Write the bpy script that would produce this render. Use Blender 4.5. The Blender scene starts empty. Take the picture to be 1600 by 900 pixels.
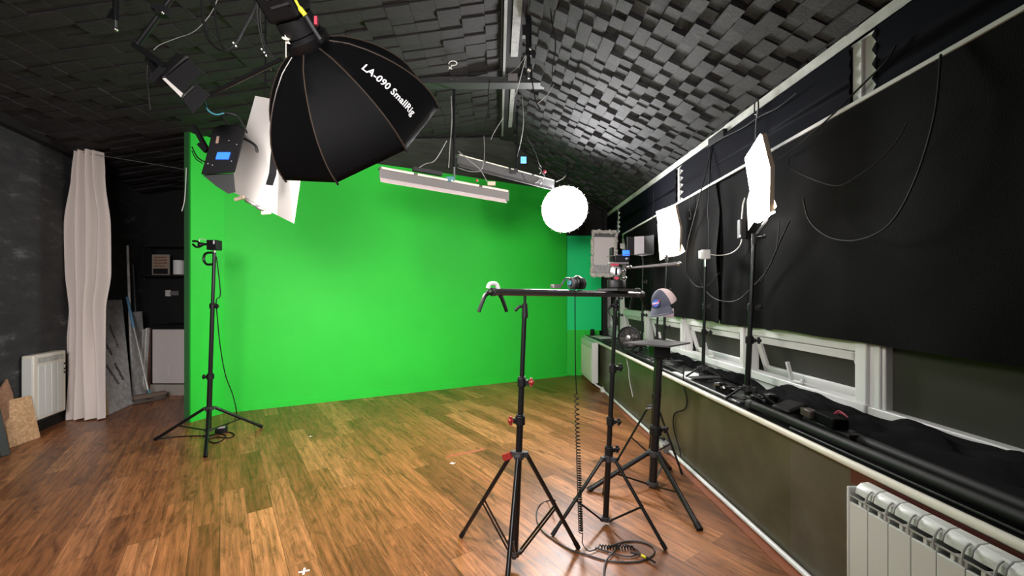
import bpy, bmesh, math, random
from mathutils import Vector as V, Matrix, noise
random.seed(7)
PI = math.pi
C = bpy.context.scene.collection
F, CX, CY, H = 620.0, 778.0, 460.0, 1.5      # focal length in px (1600 wide), principal vanishing point, eye height

def at(px, py, Y):                            # a point of the room at distance Y from the eye
    return V(((px-CX)/F*Y, Y, H-(py-CY)/F*Y))
def fl(px, py):                               # a point on the floor
    return at(px, py, F*H/(py-CY))

# ------------------------------------------------------------------ materials
def nodes(name):
    m = bpy.data.materials.new(name); m.use_nodes = True
    nt = m.node_tree; b = nt.nodes['Principled BSDF']
    return m, nt, b
def N(nt, t, **k):
    n = nt.nodes.new(t)
    for a, v in k.items():
        if a in n.inputs: n.inputs[a].default_value = v
        else: setattr(n, a, v)
    return n
def mat(name, col, rough=.5, metal=0, spec=.5, var=0, scale=8, bump=0, bscale=60, stretch=(1,1,1), emit=None, sheen=0):
    m, nt, b = nodes(name)
    b.inputs['Base Color'].default_value = (*col, 1); b.inputs['Roughness'].default_value = rough
    b.inputs['Metallic'].default_value = metal; b.inputs['Specular IOR Level'].default_value = spec
    if sheen: b.inputs['Sheen Weight'].default_value = sheen
    tc = N(nt, 'ShaderNodeTexCoord'); mp = N(nt, 'ShaderNodeMapping'); mp.inputs['Scale'].default_value = stretch
    nt.links.new(tc.outputs['Object'], mp.inputs[0])
    if var:
        nz = N(nt, 'ShaderNodeTexNoise', Scale=scale, Detail=6.0, Roughness=.6)
        cr = N(nt, 'ShaderNodeValToRGB')
        cr.color_ramp.elements[0].position = .3; cr.color_ramp.elements[1].position = .7
        cr.color_ramp.elements[0].color = (*[c*(1-var) for c in col], 1)
        cr.color_ramp.elements[1].color = (*[min(1, c*(1+var)) for c in col], 1)
        nt.links.new(mp.outputs[0], nz.inputs['Vector']); nt.links.new(nz.outputs['Fac'], cr.inputs[0])
        nt.links.new(cr.outputs[0], b.inputs['Base Color'])
    if bump:
        nb = N(nt, 'ShaderNodeTexNoise', Scale=bscale, Detail=4.0)
        bp = N(nt, 'ShaderNodeBump', Strength=bump, Distance=.01)
        nt.links.new(mp.outputs[0], nb.inputs['Vector']); nt.links.new(nb.outputs['Fac'], bp.inputs['Height'])
        nt.links.new(bp.outputs[0], b.inputs['Normal'])
    if emit:
        b.inputs['Emission Color'].default_value = (*emit[0], 1); b.inputs['Emission Strength'].default_value = emit[1]
    return m

def floor_mat():
    m, nt, b = nodes('wood_planks'); L = nt.links.new
    tc = N(nt, 'ShaderNodeTexCoord'); mp = N(nt, 'ShaderNodeMapping')
    mp.inputs['Rotation'].default_value = (0, 0, -math.radians(125))
    L(tc.outputs['Object'], mp.inputs[0])
    br = N(nt, 'ShaderNodeTexBrick', Scale=1.0, offset=.37)
    br.inputs['Brick Width'].default_value = 1.22; br.inputs['Row Height'].default_value = .152
    br.inputs['Mortar Size'].default_value = .0012; br.inputs['Mortar Smooth'].default_value = .3
    br.inputs['Color1'].default_value = (.0, .0, .0, 1); br.inputs['Color2'].default_value = (1, 1, 1, 1); br.inputs['Mortar'].default_value = (.0, .0, .0, 1)
    L(mp.outputs[0], br.inputs['Vector'])
    cr = N(nt, 'ShaderNodeValToRGB'); e = cr.color_ramp.elements
    e[0].position = 0; e[0].color = (.19, .072, .028, 1); e[1].position = 1; e[1].color = (.52, .235, .098, 1)
    for p, c in ((.3, (.38, .155, .060)), (.55, (.25, .098, .038)), (.8, (.44, .19, .08))):
        x = e.new(p); x.color = (*c, 1)
    L(br.outputs['Color'], cr.inputs[0])
    st = N(nt, 'ShaderNodeMapping'); st.inputs['Scale'].default_value = (1.3, 24, 1); L(mp.outputs[0], st.inputs[0])
    # shift the grain from plank to plank
    ad = N(nt, 'ShaderNodeVectorMath', operation='ADD'); L(st.outputs[0], ad.inputs[0])
    sc = N(nt, 'ShaderNodeVectorMath', operation='SCALE'); sc.inputs['Scale'].default_value = 17; L(br.outputs['Color'], sc.inputs[0]); L(sc.outputs[0], ad.inputs[1])
    g = N(nt, 'ShaderNodeTexNoise', Scale=1.6, Detail=8.0, Roughness=.72, Distortion=.35); L(ad.outputs[0], g.inputs['Vector'])
    gr = N(nt, 'ShaderNodeValToRGB'); gr.color_ramp.elements[0].position = .33; gr.color_ramp.elements[1].position = .68
    gr.color_ramp.elements[0].color = (.34, .30, .28, 1); gr.color_ramp.elements[1].color = (1.3, 1.24, 1.15, 1)
    L(g.outputs['Fac'], gr.inputs[0])
    mx = N(nt, 'ShaderNodeMix', data_type='RGBA', blend_type='MULTIPLY'); mx.inputs[0].default_value = 1
    L(cr.outputs[0], mx.inputs[6]); L(gr.outputs[0], mx.inputs[7])
    # darker knots and smudges
    st2 = N(nt, 'ShaderNodeMapping'); st2.inputs['Scale'].default_value = (1.8, 7, 1); L(mp.outputs[0], st2.inputs[0])
    k = N(nt, 'ShaderNodeTexNoise', Scale=1.7, Detail=5.0, Roughness=.7, Distortion=1.5); L(st2.outputs[0], k.inputs['Vector'])
    kr = N(nt, 'ShaderNodeValToRGB'); kr.color_ramp.elements[0].position = .30; kr.color_ramp.elements[1].position = .52
    kr.color_ramp.elements[0].color = (.30, .28, .29, 1); kr.color_ramp.elements[1].color = (1, 1, 1, 1)
    L(k.outputs['Fac'], kr.inputs[0])
    m2 = N(nt, 'ShaderNodeMix', data_type='RGBA', blend_type='MULTIPLY'); m2.inputs[0].default_value = .85
    L(mx.outputs[2], m2.inputs[6]); L(kr.outputs[0], m2.inputs[7])
    m3 = N(nt, 'ShaderNodeMix', data_type='RGBA', blend_type='MIX'); m3.inputs[7].default_value = (.05, .025, .015, 1)
    L(br.outputs['Fac'], m3.inputs[0]); L(m2.outputs[2], m3.inputs[6])
    L(m3.outputs[2], b.inputs['Base Color'])
    rr = N(nt, 'ShaderNodeMapRange'); rr.inputs['To Min'].default_value = .24; rr.inputs['To Max'].default_value = .46; L(g.outputs['Fac'], rr.inputs[0])
    L(rr.outputs[0], b.inputs['Roughness'])
    bp = N(nt, 'ShaderNodeBump', Strength=.35, Distance=.004); L(g.outputs['Fac'], bp.inputs['Height']); L(bp.outputs[0], b.inputs['Normal'])
    return m

def block_mat():
    m, nt, b = nodes('acoustic_foam_block'); L = nt.links.new
    a = N(nt, 'ShaderNodeVertexColor', layer_name='tone')
    tc = N(nt, 'ShaderNodeTexCoord'); mp = N(nt, 'ShaderNodeMapping'); mp.inputs['Scale'].default_value = (6, 90, 90)
    L(tc.outputs['Object'], mp.inputs[0])
    nz = N(nt, 'ShaderNodeTexNoise', Scale=1.0, Detail=5.0, Roughness=.7); L(mp.outputs[0], nz.inputs['Vector'])
    cr = N(nt, 'ShaderNodeValToRGB'); cr.color_ramp.elements[0].position = .3; cr.color_ramp.elements[1].position = .75
    cr.color_ramp.elements[0].color = (.55, .55, .55, 1); cr.color_ramp.elements[1].color = (1.35, 1.35, 1.35, 1); L(nz.outputs['Fac'], cr.inputs[0])
    mx = N(nt, 'ShaderNodeMix', data_type='RGBA', blend_type='MULTIPLY'); mx.inputs[0].default_value = 1
    L(a.outputs['Color'], mx.inputs[6]); L(cr.outputs[0], mx.inputs[7]); L(mx.outputs[2], b.inputs['Base Color'])
    b.inputs['Roughness'].default_value = .75; b.inputs['Specular IOR Level'].default_value = .35
    bp = N(nt, 'ShaderNodeBump', Strength=.5, Distance=.006); L(nz.outputs['Fac'], bp.inputs['Height']); L(bp.outputs[0], b.inputs['Normal'])
    return m

def plaster_mat():
    m, nt, b = nodes('rough_black_plaster'); L = nt.links.new
    tc = N(nt, 'ShaderNodeTexCoord'); mp = N(nt, 'ShaderNodeMapping'); mp.inputs['Scale'].default_value = (1, .7, 2.2); L(tc.outputs['Object'], mp.inputs[0])
    n1 = N(nt, 'ShaderNodeTexNoise', Scale=3.4, Detail=12.0, Roughness=.78, Distortion=.25); L(mp.outputs[0], n1.inputs['Vector'])
    cr = N(nt, 'ShaderNodeValToRGB'); e = cr.color_ramp.elements; e[0].position = .38; e[0].color = (.026, .028, .030, 1)
    e[1].position = .70; e[1].color = (.20, .21, .21, 1); x = e.new(.56); x.color = (.046, .049, .050, 1)
    L(n1.outputs['Fac'], cr.inputs[0]); L(cr.outputs[0], b.inputs['Base Color'])
    b.inputs['Roughness'].default_value = .6
    n2 = N(nt, 'ShaderNodeTexNoise', Scale=9.0, Detail=8.0, Roughness=.7); L(mp.outputs[0], n2.inputs['Vector'])
    bp = N(nt, 'ShaderNodeBump', Strength=.7, Distance=.02); L(n2.outputs['Fac'], bp.inputs['Height']); L(bp.outputs[0], b.inputs['Normal'])
    return m

def osb_mat():
    m, nt, b = nodes('strand_board'); L = nt.links.new
    tc = N(nt, 'ShaderNodeTexCoord')
    v = N(nt, 'ShaderNodeTexVoronoi', Scale=52.0); L(tc.outputs['Object'], v.inputs['Vector'])
    cr = N(nt, 'ShaderNodeValToRGB'); e = cr.color_ramp.elements
    e[0].color = (.52, .31, .15, 1); e[1].color = (.72, .48, .27, 1); x = e.new(.5); x.color = (.60, .38, .20, 1)
    sp = N(nt, 'ShaderNodeSeparateColor'); L(v.outputs['Color'], sp.inputs[0]); L(sp.outputs[0], cr.inputs[0]); L(cr.outputs[0], b.inputs['Base Color'])
    b.inputs['Roughness'].default_value = .7
    return m

def lowwall_mat():
    m, nt, b = nodes('olive_gloss_paint'); L = nt.links.new
    tc = N(nt, 'ShaderNodeTexCoord')
    sx = N(nt, 'ShaderNodeSeparateXYZ'); L(tc.outputs['Object'], sx.inputs[0])
    gt = N(nt, 'ShaderNodeMath', operation='GREATER_THAN'); gt.inputs[1].default_value = 2.22; L(sx.outputs['Y'], gt.inputs[0])
    mx = N(nt, 'ShaderNodeMix', data_type='RGBA'); mx.inputs[6].default_value = (.085, .076, .058, 1); mx.inputs[7].default_value = (.072, .066, .040, 1); L(gt.outputs[0], mx.inputs[0])
    nz = N(nt, 'ShaderNodeTexNoise', Scale=3.0, Detail=7.0, Roughness=.6); L(tc.outputs['Object'], nz.inputs['Vector'])
    cr = N(nt, 'ShaderNodeValToRGB'); cr.color_ramp.elements[0].position = .35; cr.color_ramp.elements[1].position = .75
    cr.color_ramp.elements[0].color = (.8, .8, .8, 1); cr.color_ramp.elements[1].color = (1.5, 1.5, 1.5, 1); L(nz.outputs['Fac'], cr.inputs[0])
    m2 = N(nt, 'ShaderNodeMix', data_type='RGBA', blend_type='MULTIPLY'); m2.inputs[0].default_value = 1; L(mx.outputs[2], m2.inputs[6]); L(cr.outputs[0], m2.inputs[7])
    L(m2.outputs[2], b.inputs['Base Color']); b.inputs['Roughness'].default_value = .3
    return m

M = dict(
 floor=floor_mat(), block=block_mat(), plaster=plaster_mat(), osb=osb_mat(), lowwall=lowwall_mat(),
 dark=mat('black_wall_paint', (.006, .006, .006), .7, var=.3, scale=5),
 ceilbase=mat('ceiling_backing', (.010, .010, .010), .9),
 soffit=mat('dark_board', (.032, .033, .033), .6, var=.45, scale=2.5, stretch=(1, 1, 9)),
 green=mat('chroma_green_paint', (.026, .62, .045), .55, spec=.3, var=.05, scale=1.2),
 green2=mat('blue_green_paint', (.008, .78, .22), .5, spec=.3),
 greenedge=mat('dark_green_edge', (.02, .11, .03), .6),
 black=mat('black_metal', (.006, .006, .0065), .34, spec=.42),
 blackmatte=mat('black_plastic', (.006, .006, .0065), .5, spec=.3),
 fabric=mat('black_nylon', (.0022, .0022, .0025), .6, spec=.07, bump=.15, bscale=300),
 cloth=mat('black_drape_cloth', (.0050, .0050, .0053), .8, spec=.05, var=.12, scale=3, bump=.2, bscale=200),
 blind=mat('black_blind_fabric', (.0045, .005, .0085), .8, spec=.05),
 steel=mat('brushed_steel', (.55, .55, .55), .3, metal=1),
 postdark=mat('dark_green_grey_paint', (.014, .018, .017), .5), fixgrey=mat('dark_grey_fixture', (.10, .10, .10), .5), grey=mat('grey_metal', (.22, .21, .21), .45, metal=.3),
 dgrey=mat('dark_grey_plastic', (.035, .035, .036), .5, spec=.35),
 white=mat('white_frame_plastic', (.72, .72, .70), .35),
 oldwhite=mat('scuffed_white_paint', (.62, .62, .58), .5, var=.25, scale=6),
 cream=mat('cream_enamel', (.74, .71, .60), .35),
 radwhite=mat('radiator_white_enamel', (.66, .68, .64), .35),
 radgrey=mat('radiator_dusty_enamel', (.42, .43, .40), .5, var=.25, scale=20),
 curtain=mat('off_white_curtain', (.74, .67, .62), .8, sheen=.2),
 board=mat('white_foam_board', (.46, .44, .41), .6),
 pink=mat('pale_strip', (.70, .60, .60), .45),
 tube=mat('cream_tube', (.82, .78, .66), .35),
 foam=mat('foil_insulation', (.50, .50, .49), .4, metal=.05, var=.3, scale=14),
 foamedge=mat('yellow_foam_edge', (.62, .42, .22), .8),
 print_=mat('black_print', (.03, .03, .03), .6),
 red=mat('red_plastic', (.26, .018, .014), .45), pinkred=mat('pink_red_plastic', (.42, .04, .07), .45),
 yellow=mat('yellow_tape', (.80, .70, .02), .5),
 blue=mat('blue_grip', (.12, .28, .45), .5),
 teal=mat('teal_plastic', (.05, .22, .26), .4),
 lcd=mat('blue_lcd', (.02, .08, .5), .3, emit=((.03, .16, 1.0), 1.6)),
 lcd2=mat('cyan_lcd', (.1, .3, .6), .3, emit=((.15, .5, .9), 1.0)),
 pane=mat('dark_window_glass', (.044, .043, .034), .5, spec=.15),  # olive tone puts the light reflected by the panes into the base colour
 redwood=mat('dark_red_wood', (.10, .022, .016), .5), edgewood=mat('red_brown_edge_board', (.26, .085, .04), .45, var=.3, scale=6),
 brown=mat('brown_board_edge', (.13, .07, .045), .7),
 sign=mat('brown_sign_paper', (.33, .23, .17), .8), signframe=mat('sign_frame', (.30, .27, .23), .6),
 paper=mat('white_paper', (.72, .73, .72), .6),
 glow=mat('lit_diffuser', (.9, .88, .82), .6, emit=((1.0, .93, .86), 48)),
 glowdome=mat('lit_round_diffuser', (.9, .9, .9), .6, emit=((1.0, .98, 1.0), 112)),
 glowsoft=mat('softbox_diffuser', (.9, .9, .9), .6, emit=((1.0, .93, .91), 52)),
 glowback=mat('self_glowing_flap', (.9, .8, .6), .6, emit=((1.0, .8, .5), 14)),  # emission imitates lamp light on the side flaps
 capnavy=mat('navy_cap_cloth', (.045, .05, .075), .8, bump=.2, bscale=300), capmesh=mat('pale_pink_mesh', (.44, .34, .34), .8, bump=.4, bscale=500),
 capedge=mat('frayed_pale_edge', (.40, .40, .38), .8), pinkbox=mat('pale_pink_card', (.72, .50, .66), .6),
 badge=mat('blue_badge', (.03, .12, .55), .5), lettering=mat('white_lettering', (.85, .85, .85), .5), swoosh=mat('red_stitching', (.75, .06, .05), .5),
 bristle=mat('brown_bristles', (.16, .12, .09), .9), alum=mat('aluminium_tube', (.6, .6, .58), .4, metal=.6),
 rod=mat('fibreglass_rod', (.05, .035, .026), .3, spec=.8), tapewhite=mat('white_tape', (.78, .76, .72), .6), tapered=mat('red_tape', (.45, .12, .06), .6),
 palecord=mat('pale_dusty_cord', (.26, .26, .25), .5), cable=mat('black_cable', (.006, .006, .006), .6, spec=.2), whitecable=mat('pale_cable', (.55, .55, .52), .5), foil=mat('crumpled_foil', (.6, .58, .56), .3, metal=.8, bump=1, bscale=80),
 outside=mat('night_backing', (.01, .01, .01), .9), warmframe=mat('warm_lit_frame', (.30, .24, .18), .5), tan=mat('tan_plastic', (.62, .5, .38), .5),  # panel housing's warm colour stands for orange light along its edge
)

# ------------------------------------------------------------------ mesh builder
def basis(d):
    d = d.normalized(); a = V((0, 0, 1)) if abs(d.z) < .9 else V((1, 0, 0))
    u = d.cross(a).normalized(); return u, d.cross(u).normalized()
def spline(pts, n=8):
    pts = [V(p) for p in pts]; out = []
    for i in range(len(pts)-1):
        p0 = pts[max(i-1, 0)]; p1 = pts[i]; p2 = pts[i+1]; p3 = pts[min(i+2, len(pts)-1)]
        for k in range(n):
            t = k/n
            out.append(.5*((2*p1)+(p2-p0)*t+(2*p0-5*p1+4*p2-p3)*t*t+(3*p1-p0-3*p2+p3)*t**3))
    out.append(pts[-1]); return out
class MB:
    def __init__(s): s.v = []; s.f = []; s.tone = []
    def add(s, vs, fs):
        o = len(s.v); s.v += [V(p) for p in vs]; s.f += [tuple(i+o for i in f) for f in fs]; return s
    def box(s, c, d, R=None):
        c = V(c); x, y, z = [k/2 for k in d]
        vs = [V((a*x, b*y, e*z)) for a in (-1, 1) for b in (-1, 1) for e in (-1, 1)]
        if R is not None: vs = [R @ p for p in vs]
        return s.add([c+p for p in vs], [(0, 1, 3, 2), (4, 6, 7, 5), (0, 4, 5, 1), (2, 3, 7, 6), (0, 2, 6, 4), (1, 5, 7, 3)])
    def bar(s, p, q, w, h, up=V((0, 0, 1))):          # rectangular bar from p to q
        p = V(p); q = V(q); d = (q-p).normalized(); u = d.cross(up)
        u = u.normalized() if u.length > 1e-4 else V((1, 0, 0)); w2 = u.cross(d).normalized()
        vs = [r+a*u*w/2+b*w2*h/2 for r in (p, q) for a, b in ((-1, -1), (1, -1), (1, 1), (-1, 1))]
        return s.add(vs, [(3, 2, 1, 0), (4, 5, 6, 7), (0, 1, 5, 4), (1, 2, 6, 5), (2, 3, 7, 6), (3, 0, 4, 7)])
    def cyl(s, p, q, r, r2=None, n=12):
        p = V(p); q = V(q); r2 = r if r2 is None else r2; u, w = basis(q-p)
        vs = []
        for c, rr in ((p, r), (q, r2)):
            vs += [c+rr*(math.cos(2*PI*k/n)*u+math.sin(2*PI*k/n)*w) for k in range(n)]
        return s.add(vs, [(k, (k+1) % n, n+(k+1) % n, n+k) for k in range(n)]+[tuple(range(n))[::-1], tuple(range(n, 2*n))])
    def tube(s, pts, r, n=6, sm=6):
        P = spline(pts, sm) if sm else [V(p) for p in pts]
        vs = []; u = None
        for i, p in enumerate(P):
            d = (P[min(i+1, len(P)-1)]-P[max(i-1, 0)])
            if d.length < 1e-7: d = V((0, 0, 1))
            d.normalize()
            if u is None: u, w = basis(d)
            else:
                u = (u-d*u.dot(d)); u = u.normalized() if u.length > 1e-5 else basis(d)[0]
                w = d.cross(u)
            rr = r(i/(len(P)-1)) if callable(r) else r
            vs += [p+rr*(math.cos(2*PI*k/n)*u+math.sin(2*PI*k/n)*w) for k in range(n)]
        m = len(P)
        return s.add(vs, [(i*n+k, i*n+(k+1) % n, (i+1)*n+(k+1) % n, (i+1)*n+k) for i in range(m-1) for k in range(n)]+[tuple(range(n))[::-1], tuple(range((m-1)*n, m*n))])
    def lathe(s, prof, p, d, n=24):                     # prof: (radius, distance along d)
        p = V(p); d = V(d).normalized(); u, w = basis(d); m = len(prof)
        vs = [p+d*h+r*(math.cos(2*PI*k/n)*u+math.sin(2*PI*k/n)*w) for r, h in prof for k in range(n)]
        fs = [(i*n+k, i*n+(k+1) % n, (i+1)*n+(k+1) % n, (i+1)*n+k) for i in range(m-1) for k in range(n)]
        if prof[0][0] > 1e-4: fs.append(tuple(range(n))[::-1])
        if prof[-1][0] > 1e-4: fs.append(tuple(range((m-1)*n, m*n)))
        return s.add(vs, fs)
    def plate(s, pts, th, nrm=None):                    # polygon given a thickness
        pts = [V(p) for p in pts]; n = len(pts)
        if nrm is None: nrm = (pts[1]-pts[0]).cross(pts[2]-pts[0]).normalized()
        o = V(nrm).normalized()*th/2
        return s.add([p-o for p in pts]+[p+o for p in pts], [tuple(range(n))[::-1], tuple(range(n, 2*n))]+[(k, (k+1) % n, n+(k+1) % n, n+k) for k in range(n)])
    def ball(s, c, r, sc=(1, 1, 1), n=12, R=None):
        c = V(c); m = n//2; vs = []
        for i in range(m+1):
            a = PI*i/m
            for k in range(n):
                p = V((math.sin(a)*math.cos(2*PI*k/n)*r*sc[0], math.sin(a)*math.sin(2*PI*k/n)*r*sc[1], math.cos(a)*r*sc[2]))
                vs.append(c+(R @ p if R is not None else p))
        return s.add(vs, [(i*n+k, (i+1)*n+k, (i+1)*n+(k+1) % n, i*n+(k+1) % n) for i in range(m) for k in range(n)])
    def grid(s, fn, nu, nv, th=.004):                   # a sheet fn(u,v) with thickness
        P = [[V(fn(i/nu, j/nv)) for j in range(nv+1)] for i in range(nu+1)]
        def nr(i, j):
            a = P[min(i+1, nu)][j]-P[max(i-1, 0)][j]; b = P[i][min(j+1, nv)]-P[i][max(j-1, 0)]
            c = a.cross(b); return c.normalized() if c.length > 1e-9 else V((0, 0, 1))
        A = [P[i][j] for i in range(nu+1) for j in range(nv+1)]
        B = [P[i][j]+nr(i, j)*th for i in range(nu+1) for j in range(nv+1)]
        w = nv+1; n = len(A); fs = []
        for i in range(nu):
            for j in range(nv):
                q = (i*w+j, i*w+j+1, (i+1)*w+j+1, (i+1)*w+j); fs.append(q); fs.append(tuple(k+n for k in q[::-1]))
        for i in range(nu): fs += [(i*w, (i+1)*w, (i+1)*w+n, i*w+n), (i*w+nv, i*w+nv+n, (i+1)*w+nv+n, (i+1)*w+nv)]
        for j in range(nv): fs += [(j, j+n, j+1+n, j+1), (nu*w+j, nu*w+j+1, nu*w+j+1+n, nu*w+j+n)]
        return s.add(A+B, fs)
    def build(s, name, m, parent=None, label=None, bevel=0, smooth=True):
        o0 = V((0, 0, 0))
        if parent is not None:
            p = parent
            while p: o0 += V(p.location); p = p.parent
        me = bpy.data.meshes.new(name)
        if parent is None and s.v:
            o0 = V((sum(p.x for p in s.v)/len(s.v), sum(p.y for p in s.v)/len(s.v), min(p.z for p in s.v)))
            if KEEP: o0 = V((0, 0, 0))
        me.from_pydata([p-o0 for p in s.v], [], s.f)
        bm = bmesh.new(); bm.from_mesh(me)
        bmesh.ops.remove_doubles(bm, verts=bm.verts, dist=1e-6)
        bmesh.ops.recalc_face_normals(bm, faces=bm.faces); bm.to_mesh(me); bm.free()
        me.materials.append(M[m] if isinstance(m, str) else m)
        if smooth: me.shade_smooth(); me.set_sharp_from_angle(angle=math.radians(35))
        o = bpy.data.objects.new(name, me); C.objects.link(o)
        if parent is not None: o.parent = parent
        else: o.location = o0
        if label: o['label'] = label
        if bevel:
            b = o.modifiers.new('bevel', 'BEVEL'); b.width = bevel; b.segments = 2; b.limit_method = 'ANGLE'
        return o
KEEP = False
def thing(name, label, cat, loc, group=None):
    o = bpy.data.objects.new(name, None); C.objects.link(o); o.location = loc; o.empty_display_size = .1
    o['label'] = label; o['category'] = cat
    if group: o['group'] = group
    return o
def tag(o, label, cat, group=None):
    o['label'] = label; o['category'] = cat
    if group: o['group'] = group
    return o
def struct(name, mb, m, **k):
    global KEEP
    KEEP = True; o = mb.build(name, m, **k); KEEP = False
    o['kind'] = 'structure'; return o

# ------------------------------------------------------------------ the room
XW, XL, ZL = 2.10, 1.637, .75                      # window wall, lower wall, ledge top
RX, RZ = .14, 3.96                                  # ridge
SL, SR = .14, (RZ-3.02)/(XW-RX)                    # ceiling slopes left / right
def zl(x): return RZ-SL*(RX-x)
def zr(x): return RZ-SR*(x-RX)
def wallx(y): return -5.05-.33*(y-4.39)            # left wall line
YB = -1.6
struct('floor', MB().add([(-6.4, YB, 0), (2.3, YB, 0), (2.3, 8, 0), (-6.4, 8, 0), (-6.4, YB, -.05), (2.3, YB, -.05), (2.3, 8, -.05), (-6.4, 8, -.05)],
       [(0, 1, 2, 3), (7, 6, 5, 4), (0, 4, 5, 1), (1, 5, 6, 2), (2, 6, 7, 3), (3, 7, 4, 0)]), 'floor')
# left wall, alcove wall, wall behind the green screen
struct('wall_left', MB().plate([(wallx(YB)-.06, YB, 0), (wallx(6.45)-.06, 6.45, 0), (wallx(6.45)-.06, 6.45, 3.5), (wallx(YB)-.06, YB, 3.6)], .12), 'plaster')
struct('wall_alcove', MB().box((-4.3, 6.51, 1.75), (3.2, .1, 3.5)), 'dark')
GL, GR = V((-3.47, 5.03, 0)), V((1.26, 7.32, 0)); gd = (GR-GL).normalized(); gn = V((-gd.y, gd.x, 0))
struct('wall_back', MB().plate([GL+gn*.12, GR+gn*.12+gd*.1, GR+gn*.12+gd*.1+V((0, 0, 4.1)), GL+gn*.12+V((0, 0, 4.1))], .1), 'dark')
struct('wall_far_side', MB().box((1.65, 7.78, 1.6), (1.3, .1, 3.3)), 'dark')
# ceiling: backing planes and the blocks of acoustic foam
def ceiling():
    mb = MB(); tones = []
    def face(vs, t): 
        mb.add(vs, [tuple(range(len(vs)))]); tones.append(t)
    base = (.012, .012, .012)
    face([(RX, YB, RZ+.07), (RX, 7.9, RZ+.07), (-6.4, 7.9, zl(-6.4)+.07), (-6.4, YB, zl(-6.4)+.07)], base)
    face([(RX, YB, RZ+.07), (RX, 7.9, RZ+.07), (2.4, 7.9, zr(2.4)+.07), (2.4, YB, zr(2.4)+.07)], base)
    def blk(o, u, w, n, a, b, h, t):                 # block hanging below the plane by h
        g = .0012; p = [o+u*g+w*g, o+u*(a-g)+w*g, o+u*(a-g)+w*(b-g), o+u*g+w*(b-g)]
        q = [x+n*h for x in p]; r = [x-n*.06 for x in p]
        face(q, t)
        for k in range(4): face([r[k], r[(k+1) % 4], q[(k+1) % 4], q[k]], t)
    rnd = random.Random(3)
    # right slope: u along Y, w down the slope to the window wall
    w = V((1, 0, -SR)).normalized(); n = V((-SR, 0, -1)).normalized(); u = V((0, 1, 0))
    su, sw = .108, .108; nw = int(2.30/sw); prev = {}
    for j in range(nw):
        y = YB+rnd.uniform(0, .06)
        while y < 7.7:
            a = su*rnd.choice((1, 1, 1, 1, .75, 1.25)); lev = rnd.choice([q for q in (0, .012, .024, .036, .048) if q != prev.get('l') and q != prev.get((j-1, int(y/su)))]); prev['l'] = lev; prev[(j, int(y/su))] = lev
            t = .037*rnd.uniform(.7, 1.35)
            blk(V((RX, y, RZ))+w*(j*sw+.05), u, w, n, a, sw, lev, (t*.97, t, t*1.02)); y += a
    # left slope: stepped rows
    w = V((-1, 0, -SL)).normalized(); n = V((SL, 0, -1)).normalized()
    su, sw = .125, .20
    for j in range(31):
        for i in range(int((7.9-YB)/su)):
            y = YB+i*su; x = RX-j*sw*.99
            if x < wallx(y)-.25: continue
            if x > -3.8 and (V((x, y, 0))-GL).dot(gn) > .25: continue
            k = (i*2+j*1+int(2.2*noise.noise(V((i*.13, j*.17, 0)))*3)) % 7
            lev = .008+.0052*k+rnd.choice((0, 0, .006))
            t = .025*rnd.uniform(.9, 1.1)
            blk(V((x-.06, y, zl(x-.06))), u, w, n, su, sw, lev, (t*1.05, t*.98, t*1.02))
    me = bpy.data.meshes.new('ceiling'); me.from_pydata(mb.v, [], mb.f)
    ca = me.color_attributes.new('tone', 'FLOAT_COLOR', 'CORNER'); k = 0; buf = []
    for f, t in zip(mb.f, tones): buf += [*t, 1.0]*len(f)
    ca.data.foreach_set('color', buf)
    me.materials.append(M['block']); o = bpy.data.objects.new('ceiling', me); C.objects.link(o); o['kind'] = 'structure'
ceiling()
# sloping dark board between ceiling and the top of the green screen
GH = 3.42
struct('trim_soffit', MB().plate([GL+V((-.1, 0, GH+.02)), V((.14, 6.05, 3.90)), GR+V((.05, 0, GH-.02)), GR+gn*.1+V((.05, 0, GH+.01)), GL+gn*.1+V((-.1, 0, GH+.05))][:3], .02), 'soffit')
struct('trim_left', MB().bar((wallx(YB)+.05, YB, 3.20), (wallx(6.3)+.05, 6.3, 3.23), .10, .13), 'dark')
struct('baseboard_left', MB().bar((wallx(YB)+.005, YB, .05), (wallx(4.7)+.005, 4.7, .05), .012, .10), 'dark')

# green screen: cyclorama wall, left return, right return
struct('wall_green_back', MB().plate([GL, GR, GR+V((0, 0, GH)), GL+V((0, 0, GH))], .03), 'green')
LR = V((-3.61, 4.65, 0))
gw = MB(); gw.plate([LR+V((.0, 0, 0)), GL, GL+V((0, 0, GH)), LR+V((0, 0, GH))], .03)
struct('wall_green_left', gw, 'green')
struct('trim_green_edge', MB().box(LR+V((-.03, .02, GH/2)), (.05, .07, GH)), 'greenedge')
gb = MB(); gb.bar(GL-gn*.022+V((0, 0, .03)), GR-gn*.022+V((0, 0, .03)), .012, .06)
struct('baseboard_green', gb, 'green')
struct('wall_green_right', MB().box((1.57, 7.37, .42), (.62, .04, .84)), 'green')
struct('wall_green_right_upper', MB().box((1.59, 7.38, 1.71), (.66, .03, 1.76)), 'green2')
struct('wall_green_right_top', MB().box((1.65, 7.40, 2.95), (.8, .03, .75)), 'dark')
struct('trim_dark_post', MB().box((1.955, 7.25, 1.9), (.07, .06, 2.3)), 'dark')

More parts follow.
